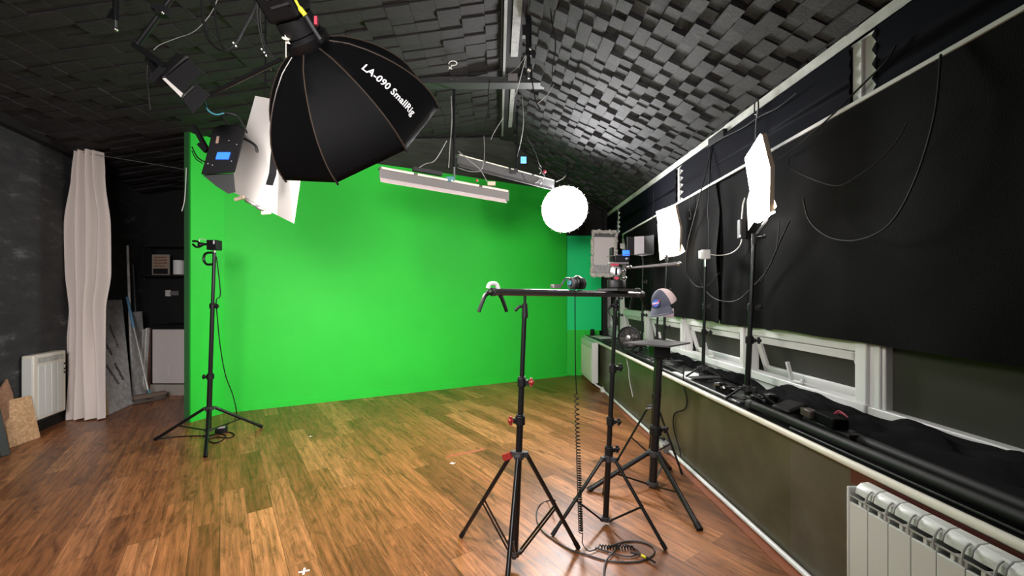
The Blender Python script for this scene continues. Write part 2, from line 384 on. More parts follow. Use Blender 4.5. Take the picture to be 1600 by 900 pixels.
# lower wall, ledge, window wall
struct('wall_right_lower', MB().box((XL+.06, 3.05, .36), (.12, 9.3, .72)), 'lowwall')
struct('trim_ledge', MB().box((1.885, 3.05, .732), (.55, 9.3, .03)), 'black')
struct('trim_ledge_edge', MB().cyl((1.597, YB, .733), (1.597, 7.35, .733), .0185, n=12), 'cream')
struct('trim_ledge_apron', MB().box((1.615, .2, .682), (.03, 3.2, .07)), 'redwood')
pm = MB(); pm.cyl((XL-.022, YB, .03), (XL-.022, 6.6, .03), .016, n=10)
struct('trim_floor_pipe', pm, 'white')
struct('baseboard_right', MB().box((XL-.045, 3, .004), (.09, 9.2, .008)), 'edgewood')
struct('wall_right_outer', MB().box((XW+.32, 3.05, 1.6), (.05, 9.4, 3.4)), 'outside')
# window wall members
FD = .07                                             # frame depth
struct('trim_window_sill', MB().box((XW-.005, 3.05, .79), (.09, 9.3, .09)), 'white')
struct('trim_window_head', MB().box((XW-.02, 3.05, 2.965), (.11, 9.3, .085)), 'oldwhite')
struct('trim_window_head_lip', MB().box((XW-.06, 3.05, 2.925), (.03, 9.3, .03)), 'white')
struct('trim_window_transom', MB().box((XW, 3.05, 2.50), (FD, 9.3, .07)), 'white')
mull = [0., 1.1, 2.2, 3.3, 4.4, 5.5, 6.6, 7.55]
for k in range(len(mull)-1):
    y0, y1 = mull[k], mull[k+1]; yc = (y0+y1)/2; L = y1-y0
    w = bpy.data.objects.new('window_%d' % (k+1), None); C.objects.link(w); w.location = (XW, yc, .8); w['kind'] = 'structure'
    fr = MB()
    for yy in ([y0, y1] if k == 0 else [y1]):
        wd = .17 if abs(yy-2.2) < .01 else .12
        fr.box((XW, yy, 1.62), (FD, wd, 1.62))
        fr.box((XW-.045, yy+wd*.22, 1.62), (.025, wd*.42, 1.62)); fr.box((XW-.04, yy-wd*.30, 1.62), (.015, wd*.2, 1.62))
        if k in (0, 1, 3, 5, 6): fr.box((XW-.03, yy, 2.72), (.08, wd*.9, .38)); fr.box((XW-.075, yy+.02, 2.72), (.03, wd*.35, .38))
    opening = k >= 2
    if opening:
        fr.box((XW, yc, 1.215), (FD, L, .09)); fr.box((XW-.02, yc, .86), (FD+.03, L, .06)); fr.box((XW+.09, yc, .83), (.16, L, .03))
    else:
        fr.bar((XW-.02, y0, .855), (XW-.02, y1, .855), .06, .05)
    fr.build('window_frame', 'white', w, bevel=.006)
    if opening:
        # top-hung sash pushed out at the bottom
        hinge = V((XW, yc, 1.17)); tilt = math.radians(17); hh = .30; wL = L-.16
        dn = V((math.sin(tilt), 0, -math.cos(tilt)))
        sh = MB(); t = .055
        sh.bar(hinge+V((0, -wL/2, 0))+dn*t/2, hinge+V((0, wL/2, 0))+dn*t/2, .05, t, up=dn)
        sh.bar(hinge+V((0, -wL/2, 0))+dn*(hh-t/2), hinge+V((0, wL/2, 0))+dn*(hh-t/2), .05, t, up=dn)
        for sy in (-1, 1): sh.bar(hinge+V((0, sy*(wL/2-t/2), 0)), hinge+V((0, sy*(wL/2-t/2), 0))+dn*hh, .05, t, up=V((0, 1, 0)))
        so = sh.build('window_sash', 'white', w, bevel=.004)
        nn = V((-math.cos(tilt), 0, -math.sin(tilt)))
        MB().plate([hinge+V((0, -wL/2+t, 0))+dn*t, hinge+V((0, wL/2-t, 0))+dn*t, hinge+V((0, wL/2-t, 0))+dn*(hh-t), hinge+V((0, -wL/2+t, 0))+dn*(hh-t)], .01).build('window_pane', 'pane', so)
        hd = MB(); b = V((XW-.06, yc, .90))
        hd.bar(b, b+V((-.02, .02, .13)), .024, .016, up=V((0, 1, 0))); hd.bar(b, b+V((-.005, -.09, .01)), .016, .016); hd.cyl(b+V((0, -.09, .0)), b+V((0, -.09, .03)), .01); hd.box(b+V((.015, -.03, -.012)), (.03, .1, .016))
        hd.build('window_handle', 'white', w, bevel=.003)
        # outer reveal under the open sash
        MB().box((XW+.12, yc, 1.0), (.01, L, .42)).build('window_reveal', 'pane', w)
    else:
        MB().box((XW+.01, yc, 1.65), (.012, L-.1, 1.6)).build('window_pane', 'pane', w)
for (a, b) in ((-1.6, 2.2), (2.2, 4.4), (4.4, 6.6), (6.6, 7.5)):
    pass

# pleated black blinds in the upper lights, with their zigzag edge against the white mullions
def blind(y0, y1, label, zig=True):
    n = 6; z0, z1 = 2.46, 2.915; mb = MB(); h = (z1-z0)/n; x = XW-.096
    for i in range(n):
        za, zm, zb = z1-i*h, z1-(i+.5)*h, z1-(i+1)*h
        e0, e1 = (y1-.115, y1-.05) if zig else (y1-.10, y1-.088)
        mb.plate([(x, y0+.05, za), (x, e0, za), (x-.012, e1, zm), (x, e0, zb), (x, y0+.05, zb), (x-.012, y0+.05, zm)], .006, nrm=(1, 0, 0))
    o = mb.build('pleated_blind', 'blind'); tag(o, label, 'blind', 'pleated blinds across the upper windows')
blind(-.6, 2.2, 'black pleated blind in the high window nearest the camera, above the large drape', False)
blind(2.2, 4.4, 'black pleated blind above the brightest panel lamp, zigzag edge at its far end')
blind(4.4, 6.6, 'black pleated blind high above the second panel lamp, between two white mullions')
blind(6.6, 7.55, 'small black blind in the last high window beside the green screen', False)

# ------------------------------------------------------------------ drapes on the window wall
def drape(y0, y1, zt0, zt1, zb0, zb1, x, amp, seed, label, folds):
    def fn(u, v):
        y = y0+(y1-y0)*u; zt = zt0+(zt1-zt0)*u; zb = zb0+(zb1-zb0)*u
        z = zt+(zb-zt)*v
        d = amp*(.25+.75*v)*(.6*math.sin(u*folds*2*PI+1.5*noise.noise(V((u*3, v*1.6, seed))))+1.5*noise.noise(V((u*folds*.9+v*1.5, v*1.1, seed+5)))+.35*noise.noise(V((u*folds*3-v*3, v*2, seed+9))))
        sag = .012*math.sin(u*PI*max(2, round(abs(y1-y0)/.9)))**2*(1-v)
        return (x+.035*min(1, v*5)-abs(amp)*.9+d*min(1, .3+v*4), y, z-sag+.012*v*noise.noise(V((u*6, 0, seed))))
    o = MB().grid(fn, 90, 30, .004).build('blackout_drape', 'cloth'); return tag(o, label, 'curtain', 'black cloths hung over the windows')
drape(.35, 2.98, 2.60, 2.53, 1.205, 1.245, XW-.108, .020, 1.0, 'widest and smoothest black drape, filling the right edge of the picture', 3)
drape(2.94, 3.62, 2.53, 2.512, 1.235, 1.235, XW-.085, .022, 7.0, 'narrow black drape hanging just behind the brightest panel lamp', 2)
drape(3.60, 6.25, 2.512, 2.442, 1.235, 1.30, XW-.080, .045, 13.0, 'creased black drape behind the second panel lamp and the cap', 5)
# thin batten the cloth is pinned to
struct('trim_drape_batten', MB().bar((XW-.135, .1, 2.607), (XW-.135, 6.3, 2.442), .012, .020), 'white')

# ------------------------------------------------------------------ light stands
def lerp(a, b, t): return a+(b-a)*t
def stand(name, label, base, top, feet, apex, hub, lr, secs, kn=None, group=None, double=False, cat='light stand', footlift=0.012, braces=True, legmat='black'):
    """base, top: ends of the centre line. secs: list of (t_end, radius, knob side vector or None)."""
    base = V(base); top = V(top); r = thing(name, label, cat, base, group)
    ax = lambda t: lerp(base, top, t)
    zt = lambda z: (z-base.z)/(top.z-base.z)
    t0 = zt(hub)
    for i, (t1, rad, side) in enumerate(secs):
        MB().cyl(ax(t0), ax(t1), rad, n=16).build('pole', legmat, r)
        if i < len(secs)-1:
            c = MB(); c.cyl(ax(t1)-V((0, 0, .035)), ax(t1)+V((0, 0, .012)), rad*1.45, n=16); c.cyl(ax(t1)+V((0, 0, .012)), ax(t1)+V((0, 0, .02)), rad*1.2, n=16)
            if side is not None: c.bar(ax(t1)-V((0, 0, .012)), ax(t1)+V(side).normalized()*(rad+.022)-V((0, 0, .012)), .022, .026)
            co = c.build('collar', 'blackmatte', r, bevel=.002)
            if side is not None:
                s = V(side).normalized(); k = MB(); q = ax(t1)-V((0, 0, .012))+s*(rad+.018)
                k.cyl(q, q+s*.018, .008); u = s.cross(V((0, 0, 1))).normalized()
                k.bar(q+s*.018+V((0, 0, -.022)), q+s*.018+V((0, 0, .024)), .014, .016, up=s); k.ball(q+s*.022, .014)
                k.build('knob', kn or 'blackmatte', co, label=('red locking knob' if kn == 'red' else None))
        t0 = t1
    A = ax(zt(apex)); Hb = ax(zt(hub)+.003)
    R0 = secs[0][1]
    c = MB(); c.cyl(A-V((0, 0, .02)), A+V((0, 0, .022)), R0*1.5, n=16)
    for f in feet:
        d = (V(f)-base); d.z = 0; d.normalize(); c.bar(A, A+d*(R0+.035), .026, .028)
    c.build('leg_bracket', 'dgrey', r, bevel=.002)
    c = MB(); c.cyl(Hb-V((0, 0, .012)), Hb+V((0, 0, .016)), R0*1.4, n=16)
    for f in feet:
        d = (V(f)-base); d.z = 0; d.normalize(); c.bar(Hb, Hb+d*(R0+.02), .02, .02)
    c.build('lower_bracket', 'dgrey', r, bevel=.002)
    for f in feet:
        f = V(f); d = (f-base); d.z = 0; d.normalize(); a = A+d*(R0+.028); g = f+V((0, 0, footlift))
        lg = MB().cyl(a, g, lr, n=12).build('leg', legmat, r)
        MB().cyl(g+(a-g).normalized()*.035, g-(a-g).normalized()*.006, lr*1.18, n=12).build('rubber_foot', 'blackmatte', lg)
        if braces:
            m = lerp(a, g, .55); h = Hb+d*(R0+.014); b = MB(); sd = d.cross(V((0, 0, 1)))*(.011 if double else 0)
            for q in ((sd, -sd) if double else (sd,)):
                b.bar(h+q, m+q, .005 if double else .012, .011)
            b.cyl(m-d.cross(V((0, 0, 1)))*.018, m+d.cross(V((0, 0, 1)))*.018, .006, n=8)
            b.build('brace', 'black', lg)
    return r
# the two stands that carry the crossbar
b1, t1 = V((.09, 2.19, 0)), V((.150, 2.205, 1.455))
r1 = stand('light_stand', 'black tripod stand with red knobs under the left end of the crossbar', b1, t1,
      [(-.225, 2.447, 0), (.471, 2.337, 0), (.026, 1.80, 0)], .61, .065, .0125,
      [(.56, .0185, (-1, -.2, 0)), (.705, .0165, (1, -.2, 0)), (.965, .0135, None)], 'red', 'stands under the crossbar', double=True)
hk = MB(); q = t1+V((0, 0, -.035)); hk.cyl(q-V((0, 0, .05)), q+V((0, 0, .03)), .019, .014, n=14); hk.tube([q+V((0, 0, .01)), q+V((-.03, 0, .012)), q+V((-.055, 0, -.012))], .009, n=8); hk.cyl(q, q+V((0, 0, .078)), .008)
hk.build('head_clamp', 'blackmatte', r1, bevel=.001)
rb = MB(); rb.bar(V((.045, 2.17, .63)), V((.058, 2.165, .60)), .02, .05); rb.build('leg_clip', 'red', r1, label='red leg clip')
b2, t2 = V((.700, 2.585, 0)), V((.752, 2.53, 1.475))
r2 = stand('light_stand', 'black tripod stand under the right end of the crossbar, all black knobs', b2, t2,
      [(.340, 2.46, 0), (.980, 2.325, 0), (.79, 2.96, 0)], .44, .035, .011,
      [(.34, .0185, (1, 0, .2)), (.47, .0165, (1, -.2, 0)), (.70, .0155, (1, 0, .2)), (.97, .0125, None)], None, 'stands under the crossbar')
hk = MB(); q = t2+V((0, 0, -.05)); hk.cyl(q-V((0, 0, .03)), q+V((0, 0, .04)), .019, .013, n=14); hk.tube([q, q+V((-.035, -.01, 0)), q+V((-.05, -.01, -.02))], .008, n=8); hk.ball(q+V((0, 0, .0)), .022)
hk.build('head_clamp', 'blackmatte', r2)
# crossbar
bl, brr = V((-.035, 2.095, 1.513)), V((.955, 2.645, 1.500))
bd = (brr-bl).normalized()
cb = thing('backdrop_crossbar', 'long black metal tube lying across the two tripod stands', 'pole', lerp(bl, brr, .5))
MB().cyl(bl, brr, .0195, n=20).build('tube', mat('satin_black_tube', (.13, .125, .125), .28, metal=.85), cb)
MB().cyl(brr-bd*.02, brr+bd*.012, .023, n=20).build('end_cap', 'dgrey', cb); MB().cyl(bl+bd*.0, bl+bd*.02, .0225, n=20).build('end_cap', 'dgrey', cb)
def spring_clamp(label, c, jaw, spread=.45, rot=0, sc=1.0):
    r = thing('spring_clamp', label, 'clamp', c, 'spring clamps on the crossbar'); c = V(c)
    n = bd.cross(V((0, 0, 1))).normalized(); x = -n if rot == 0 else bd
    def P(a, b, k=0): return c+(bd*a+V((0, 0, b))+n*k)*sc
    for s in (-1, 1):
        h = MB(); h.tube([P(s*.012, .004), P(s*.045, -.018), P(s*.064, -.055), P(s*.084, -.105)], lambda t: (.013-.003*t)*sc, n=8); h.build('handle', 'black', r)
    j = MB(); j.tube([P(-.030, .018), P(-.02, .040), P(.0, .046), P(.022, .040), P(.032, .016)], .011*sc, n=8); j.build('jaw', jaw, r)
    MB().cyl(P(-.02, .002, -.028), P(-.02, .002, .03), .008*sc).build('pivot', 'steel', r)
    return r
spring_clamp('black and silver spring clamp gripping the left end of the crossbar', bl+bd*.01+V((0, 0, .0))-bd.cross(V((0, 0, 1)))*(-.0), 'paper')
spring_clamp('black spring clamp hanging at the right end of the crossbar', brr-bd*.035+V((0, .0, -.005)), 'dgrey', sc=.85)

# tray stand
b3, t3 = V((1.20, 3.08, 0)), V((1.245, 3.06, 1.02))
r3 = stand('tray_stand', 'stout black tripod with a flat square tray top beside the lower wall', b3, t3,
      [(.690, 3.02, 0), (1.278, 2.515, 0), (1.47, 3.40, 0)], .27, .03, .018,
      [(.44, .030, None), (.46, .030, (1, -.3, 0)), (1.0, .027, None)], None, None, cat='tripod')
MB().box(t3+V((0, 0, .045)), (.125, .11, .10)).build('tray_bracket', 'blackmatte', r3, bevel=.004)
MB().plate([(.965, 3.06, 1.125), (1.225, 2.84, 1.125), (1.485, 3.06, 1.125), (1.28, 3.27, 1.125)], .012).build('tray', mat('worn_black_tray', (.055, .055, .055), .35), r3)
kk = MB(); kk.cyl(b3+V((-.02, -.02, .62)), b3+V((-.065, -.03, .62)), .007); kk.build('knob', 'steel', r3)
MB().cyl(b3+V((.02, -.02, .47)), b3+V((.085, -.05, .475)), .010).ball(b3+V((.085, -.05, .475)), .018).build('knob', 'blackmatte', r3); MB().ball(b3+V((.06, -.06, .40)), .014).cyl(b3+V((.02, -.02, .4)), b3+V((.06, -.06, .40)), .007).build('knob', 'blackmatte', r3)

# thin stand carrying the cap
b4, t4 = V((1.33, 3.46, 0)), V((1.385, 3.43, 1.40))
stand('light_stand', 'slender black stand behind the tray stand, holding up the cap', b4, t4,
      [(1.06, 3.54, 0), (1.53, 3.30, 0), (1.42, 3.72, 0)], .52, .12, .009, [(.45, .012, (1, 0, 0)), (.80, .0105, (1, -.2, 0)), (1, .009, None)], None, 'thin stands near the lower wall')
# ledge stands
def ledge_stand(x, y, top, label, r=.016, tops=(.35, .62)):
    b = V((x, y, ZL)); R = .15
    feet = [(x+R*math.cos(a), y+R*1.2*math.sin(a), ZL) for a in (PI, PI/3-.3, -PI/3+.3)]
    return stand('light_stand', label, b, top, feet, ZL+.085, ZL+.02, .008, [(tops[0], r, (1, -.5, 0)), (tops[1], r*.85, (1, -.5, .1)), (1, r*.7, None)], None, 'stands on the window ledge', braces=False)
pA = V((1.815, 2.81, 1.90)); ledge_stand(1.762, 2.81, pA, 'black stand on the ledge under the brightest panel lamp', .0185, (.38, .58))
pB = V((1.845, 4.33, 1.90)); ledge_stand(1.80, 4.33, pB, 'black stand on the ledge under the second panel lamp', .016, (.35, .7))
pC = V((1.872, 3.58, 1.80)); ledge_stand(1.85, 3.58, pC, 'black stand on the ledge topped by a small grey box', .015, (.40, .62))
pD = V((1.892, 5.17, 1.98)); ledge_stand(1.876, 5.17, pD, 'black stand on the ledge behind the round fan, under the small hooded lamp', .013, (.4, .75))
pE = V((1.83, 6.0, 1.75)); ledge_stand(1.83, 6.0, pE, 'black stand on the ledge under the fringed light box', .013, (.45, .7))

# ------------------------------------------------------------------ panel lamps
def panel_lamp(label, poly, flap, strip, pole):
    """poly: near top, far top, far bottom, near bottom, near middle."""
    poly = [V(p) for p in poly]; A, B, Cc, D, E = poly; r = thing('panel_lamp', label, 'lamp', pole, 'glowing panel lamps by the drapes')
    n = (B-A).cross(D-A).normalized()
    if n.x > 0: n = -n
    MB().plate([p+n*.012 for p in poly], .006, n).build('diffuser', 'glow', r, label='glowing white diffuser')
    fr = MB(); fr.plate([p-n*.012 for p in poly], .03, n); fr.build('housing', 'warmframe', r)
    MB().plate([Cc+V((.0, .0, -.005)), D+V((0, .0, -.005)), D+V((.03, -.01, .004)), Cc+V((.03, .01, .004))], .006).build('added_glow_strip', 'glow', r, label='glowing strip added under the panel to light the frames below')  # added emitter, throws extra light down onto sill and window frames
    MB().plate(flap, .006).build('side_flap', 'glowback', r, label='side flap made to glow warmly for the lamp light on it')  # flap is no lamp; its emission stands for lamp light on it
    MB().plate(strip, .006).build('barn_flap', 'board', r, label='pale hinged flap')
    y = MB(); m1 = lerp(Cc, D, .5)-n*.03; y.cyl(V(pole), m1+V((0, 0, -.02)), .011, n=10); h = (A-B).normalized(); y.bar(m1-h*.08+V((0, 0, -.012)), m1+h*.08+V((0, 0, -.012)), .012, .012)
    y.cyl(V(pole)-V((0, 0, .05)), V(pole)+V((0, 0, .03)), .017, n=12); y.cyl(V(pole)+V((.0, 0, 0)), V(pole)+V((.05, -.03, .005)), .008); y.ball(V(pole)+V((.05, -.03, .005)), .014)
    y.build('bracket', 'blackmatte', r)
    return r
panel_lamp('brightest white panel lamp, tall and tilted, before the large drape', [at(1191, 209, 2.68), at(1167, 247, 2.90), at(1183, 347, 2.90), at(1203, 332, 2.70), at(1204, 261, 2.66)],
           [at(1204, 298, 2.72), at(1213, 323, 2.68), at(1203, 333, 2.74)], [at(1171, 299, 2.93), at(1178, 347, 2.93), at(1169, 360, 2.93), at(1167, 315, 2.93)], pA)
panel_lamp('smaller-looking glowing panel lamp above the cap, further along the wall', [at(1055, 320, 4.15), at(1027, 331, 4.44), at(1040, 401, 4.44), at(1061, 396, 4.17), at(1063, 357, 4.12)],
           [at(1063, 378, 4.18), at(1070, 393, 4.15), at(1061, 398, 4.20)], [at(1027, 350, 4.47), at(1031, 348, 4.47), at(1038, 404, 4.47), at(1031, 407, 4.47)], pB)
# small grey receiver box on its stand, and the adapter hanging on the drape
o = thing('receiver_box', 'small pale grey box on top of a ledge stand', 'box', pC)
MB().box(pC+V((0, 0, .06)), (.07, .05, .085)).build('case', 'oldwhite', o, bevel=.005); MB().box(pC+V((-.05, 0, .06)), (.006, .04, .07)).build('side_bracket', 'white', o); MB().cyl(pC+V((0, 0, -.05)), pC+V((0, 0, .02)), .012).build('spigot', 'steel', o)
p = at(1159, 358, 3.25)
o = thing('power_adapter', 'grey power adapter hanging in front of the drape on a white cord', 'adapter', p); 
MB().box(p, (.05, .05, .16)).build('case', 'dgrey', o, bevel=.008); MB().box(p+V((-.026, -.02, -.06)), (.004, .02, .02)).build('sticker', 'paper', o)
c = MB(); c.tube([p+V((0, 0, .08)), p+V((.005, 0, .14)), p+V((.01, 0, .2)), p+V((.03, 0, .26)), p+V((.05, -.02, .30))], .006); c.build('cord', 'whitecable', o)
c = MB(); c.tube([p-V((0, 0, .08)), at(1157, 382, 3.26), at(1150, 391, 3.3), at(1138, 397, 3.4), at(1122, 399, 3.5), at(1108, 397, 3.58)], .005)
tag(c.build('cord', 'whitecable'), 'pale cord curving from the adapter to the small grey box', 'cord')

# ------------------------------------------------------------------ the round lit dome
p = at(882, 327, 5.5); r = thing('round_softbox', 'glowing round softbox facing the camera high before the green screen', 'softbox', p)
d = (V((-.1, 1.8, 2.2))-p).normalized(); n = 16
MB().lathe([(.318, 0), (.314, .02), (.20, .045), (0.0, .055)], p, d, 16).build('diffuser', 'glowdome', r, label='glowing diffuser')
MB().lathe([(.325, .01), (.322, -.02), (.27, -.17), (.14, -.30), (.07, -.33), (.0, -.335)], p, d, 16).build('shell', 'fabric', r)
u, w = basis(d); tp = MB()
for k in range(16):
    a = 2*PI*(k+.5)/16; e1 = u*math.cos(a)+w*math.sin(a); tp.cyl(p+e1*.318, p+e1*.335, .005, n=6)
tp.build('rod_tips', 'tan', r)
q = p-d*.34; MB().cyl(q, q-d*.30, .065, n=16).build('lamp_body', 'blackmatte', r)
y = MB(); y.bar(q-d*.1+u*.08, q-d*.1+V((0, 0, .2))+u*.08, .02, .006); y.cyl(q-d*.1+V((0, 0, .15)), V((q.x-d.x*.1, q.y-d.y*.1, zr(q.x)-.02)), .015); y.bar(q-d*.1-u*.08+V((0, 0, .18)), q-d*.1+u*.08+V((0, 0, .18)), .02, .02)
y.build('hanging_bracket', 'black', r)

# ------------------------------------------------------------------ the big octagonal softbox
HB = V((-.836, 1.755, 2.604)); az, el, SLn, SRd, th0 = .316, -.636, .412, .45, 10.415
ax = V((math.cos(el)*math.sin(az), math.cos(el)*math.cos(az), math.sin(el)))
su_ = ax.cross(V((0, 0, 1))).normalized(); sv_ = -ax.cross(su_)
def prof(s): return .075+(SRd-.075)*math.sin(s*PI/2)**.74
def rodp(k, s):
    a = th0+k*2*PI/8
    return HB+ax*(SLn*s)+prof(s)*(math.cos(a)*su_+math.sin(a)*sv_)
r = thing('octagonal_softbox', 'huge black octagonal softbox hanging from the ceiling, white lettering on its side', 'softbox', HB)
NS = 14; sh = MB()
def pan(k, s, t):
    a = rodp(k, s); b = rodp(k+1, s); m = lerp(a, b, t); c = HB+ax*(SLn*s)
    return m-(m-c)*.04*math.sin(PI*t)*math.sin(PI*min(1, s*1.0))
vs = []; 
for i in range(NS+1):
    for k in range(8):
        for j in range(4): vs.append(pan(k, i/NS, j/4))
fs = [(i*32+k, i*32+(k+1) % 32, (i+1)*32+(k+1) % 32, (i+1)*32+k) for i in range(NS) for k in range(32)]
sh.add(vs, fs); o = sh.build('shell', 'fabric', r)
sm = o.modifiers.new('thick', 'SOLIDIFY'); sm.thickness = .004; sm.offset = -1
inn = MB().plate([lerp(HB+ax*(SLn*.80), rodp(k, .80), .95) for k in range(8)], .004, nrm=ax); inn.build('front_diffuser', 'glowsoft', r, label='white front diffuser')
for k in range(8):
    MB().tube([rodp(k, i/10)+(rodp(k, i/10)-(HB+ax*(SLn*i/10))).normalized()*.003 for i in range(11)], .0032, n=6, sm=0).build('rod', 'rod', r)
tp = MB()
for k in range(8):
    a = rodp(k, 1); b = rodp(k, .95); tp.cyl(b+(a-b)*.2, a+(a-b)*.5, .006, n=6)
tp.build('rod_tips', 'blackmatte', r)
MB().lathe([(.085, .03), (.10, .0), (.10, -.03), (.075, -.05), (.0, -.05)], HB, ax, 24).build('speed_ring', 'black', r)
# lettering mapped on the cloth between two rods
def lettering(txt, k, s0, s1, tmid, hgt):
    cu = bpy.data.curves.new('t', 'FONT'); cu.body = txt; cu.size = 1; cu.offset = .022; cu.resolution_u = 3; cu.space_character = 1.05
    ob = bpy.data.objects.new('t', cu); C.objects.link(ob); bpy.context.view_layer.update()
    me = bpy.data.meshes.new_from_object(ob.evaluated_get(bpy.context.evaluated_depsgraph_get()))
    bpy.data.objects.remove(ob)
    xs = [v.co.x for v in me.vertices]; x0, x1 = min(xs), max(xs); mb = MB(); vs = []
    for v in me.vertices:
        s = s0+(s1-s0)*(v.co.x-x0)/(x1-x0); W = (rodp(k+1, s)-rodp(k, s)).length
        t = tmid+(v.co.y-.35)*hgt/W; q = pan(k, s, t); vs.append(q+(q-(HB+ax*(SLn*(s-.25)))).normalized()*.003)
    mb.add(vs, [tuple(p.vertices) for p in me.polygons]); bpy.data.meshes.remove(me)
    return mb
lettering('LA-090 SmallRig', 2, .27, .82, .50, .060).build('lettering', 'lettering', r, label='white lettering', smooth=False)
# its lamp body, seen running up out of the picture
q = HB-ax*.05
lb = thing('studio_lamp', 'bulky black lamp body fixed to the back of the octagonal softbox', 'lamp', q)
up1 = ax.cross(V((1, 0, 0))).normalized()
Rm = Matrix((su_, sv_, ax)).transposed()
MB().cyl(q, q-ax*.06, .085, .08, n=24).build('mount', 'blackmatte', lb)
MB().box(q-ax*.24, (.15, .15, .36), Rm).build('body', 'blackmatte', lb, bevel=.02)
g = MB()
for i in range(7): g.box(q-ax*(.12+.03*i)+sv_*(-.0755)+su_*.03, (.09, .003, .008), Rm)
g.build('vent', 'dgrey', lb)
c = MB(); sd = (V((0, 0, H))-q).normalized(); f0 = q-ax*.02-sv_*.08+su_*.045; f1 = f0-ax*.16
hs = MB(); a1 = at(501, 62, 1.62); a2 = at(478, 25, 1.58); a3 = at(452, -20, 1.53)
hs.tube([a1, at(490, 45, 1.60), a2], .0075, n=8); hs.build('cable_strain', 'dgrey', lb, label='grey ribbed cable end')
hs = MB(); hs.tube([a2+V((0,-.003,0)), at(467, 10, 1.56), a3+V((0, -.004, 0))], lambda t: .0095 if t < .45 else .005, n=8); hs.build('cable_sleeve', 'yellow', lb, label='yellow cable sleeve')
y = MB(); yk = q-ax*.2
for s in (-1, 1): y.bar(yk+su_*s*.09, yk+su_*s*.09-ax*.02+V((0, 0, .26)), .012, .03)
y.bar(yk+su_*.09+V((0, 0, .26)), yk-su_*.09+V((0, 0, .26)), .03, .012); y.cyl(yk+V((0, 0, .25)), V((yk.x, yk.y, zl(yk.x)-.01)), .016)
y.build('yoke', 'black', lb)
MB().box(at(494, 33, 1.64), (.012, .012, .035)).build('switch', 'pinkred', lb, label='red switch')
dk = MB(); t0 = at(447, 62, 1.66); dk.lathe([(.0, 0), (.016, .002), (.016, .006), (0, .008)], t0, (.3, -.6, .7), 14); dk.cyl(t0, t0-V((0, 0, .075)), .0022, n=6); dk.plate([at(444, 52, 1.66), at(454, 69, 1.66), at(449, 68, 1.66)], .002)
dk.build('pull_tab', 'cream', lb, label='pale disc with a hanging pin')
ov = MB(); ov.plate([at(404, 0, 1.95), at(430, 0, 1.95), at(460, 62, 1.9), at(440, 95, 1.9)], .004)

# ------------------------------------------------------------------ left ceiling cluster
# folded white reflector board
b = thing('reflector_board', 'large folded white board hanging beside the octagonal softbox', 'reflector', at(420, 330, 2.8))
TL, BL, BM, BR = at(399, 150, 2.72), at(358, 297, 2.72), at(433, 336, 2.80), at(459, 349, 2.66)
TM, TR = at(440, 158, 2.80), at(482, 190, 2.66)
MB().plate([TL, BL, BM, TM], .006).build('left_panel', 'board', b)
MB().plate([TM, BM, BR, TR], .006).build('right_panel', 'board', b)
MB().bar(at(431, 120, 2.55), at(430, 230, 2.55), .05, .006, up=V((0, 1, 0))).bar(at(430, 230, 2.55), at(426, 272, 2.55), .045, .006, up=V((0, 1, 0))).bar(at(426, 272, 2.55), at(421, 289, 2.53), .045, .006, up=V((0, 1, 0))).build('strap', 'blackmatte', b)
hb = MB(); hb.cyl(at(415, 152, 2.78), V((at(415, 152, 2.78).x, 2.78, zl(-1.6)-.02)), .006); hb.build('hanging_wire', 'black', b)
for i, (x0, y0, x1, y1, lb_) in enumerate(((367, 312, 381, 307, 'upper wooden peg on the bottom edge of the white board'), (409, 333, 423, 331, 'lower wooden peg on the bottom edge of the white board'))):
    m = MB(); m.bar(at(x0, y0, 2.68), at(x1, y1, 2.68), .018, .018); m.bar(at(x0, y0+1.5, 2.67), at(x1, y1+2.5, 2.67), .012, .010)
    tag(m.build('clothes_peg', 'tan', bevel=.002), lb_, 'peg', 'pegs on the white board')
fo = MB(); fo.tube([at(383, 311, 2.70), at(391, 316, 2.69), at(398, 320, 2.70), at(407, 326, 2.69), at(420, 331, 2.70)], lambda t: .008+.008*abs(math.sin(t*11)), n=7)
tag(fo.build('foil_strip', 'foil'), 'crumpled foil strip between the two wooden pegs', 'foil')
# lamp with blue display
dsp = V(at(350, 235, 2.45)); l = thing('display_lamp', 'black ceiling lamp with a glowing blue display', 'lamp', dsp)
def pl(pts, Y): return [at(x, y, Y) for x, y in pts]
def wedge(front, Y0, back, Y1):
    mb = MB(); a = pl(front, Y0); b_ = pl(back, Y1); n = len(a)
    return mb.add(a+b_, [tuple(range(n)), tuple(range(n, 2*n))[::-1]]+[(k, (k+1) % n, n+(k+1) % n, n+k) for k in range(n)])
wedge([(333, 200), (345, 195), (372, 195), (384, 202), (379, 225), (367, 270), (314, 273), (322, 245)], 2.40, [(338, 205), (348, 200), (370, 200), (380, 206), (375, 228), (363, 262), (322, 264), (328, 240)], 2.72).build('housing', 'blackmatte', l, bevel=.006)
wedge([(317, 274), (365, 271), (368, 300), (357, 303), (338, 291)], 2.42, [(322, 272), (362, 271), (364, 292), (355, 296), (340, 286)], 2.68).build('lower_hood', 'dgrey', l)
MB().plate(pl([(340, 238), (360, 238), (357, 249), (337, 249)], 2.395), .004).build('display', 'lcd', l, label='glowing blue display')
MB().plate(pl([(339, 213), (343, 213), (341, 224), (337, 224)], 2.395), .003).build('sticker', 'sign', l)
for x, y in ((358, 220), (370, 226), (332, 258), (325, 256), (362, 252)): MB().ball(at(x, y, 2.395), .005).build('button', 'steel', l)
MB().bar(at(303, 197, 2.45), at(324, 235, 2.45), .03, .02).bar(at(311, 225, 2.44), at(322, 237, 2.44), .02, .02).build('bracket', 'black', l)
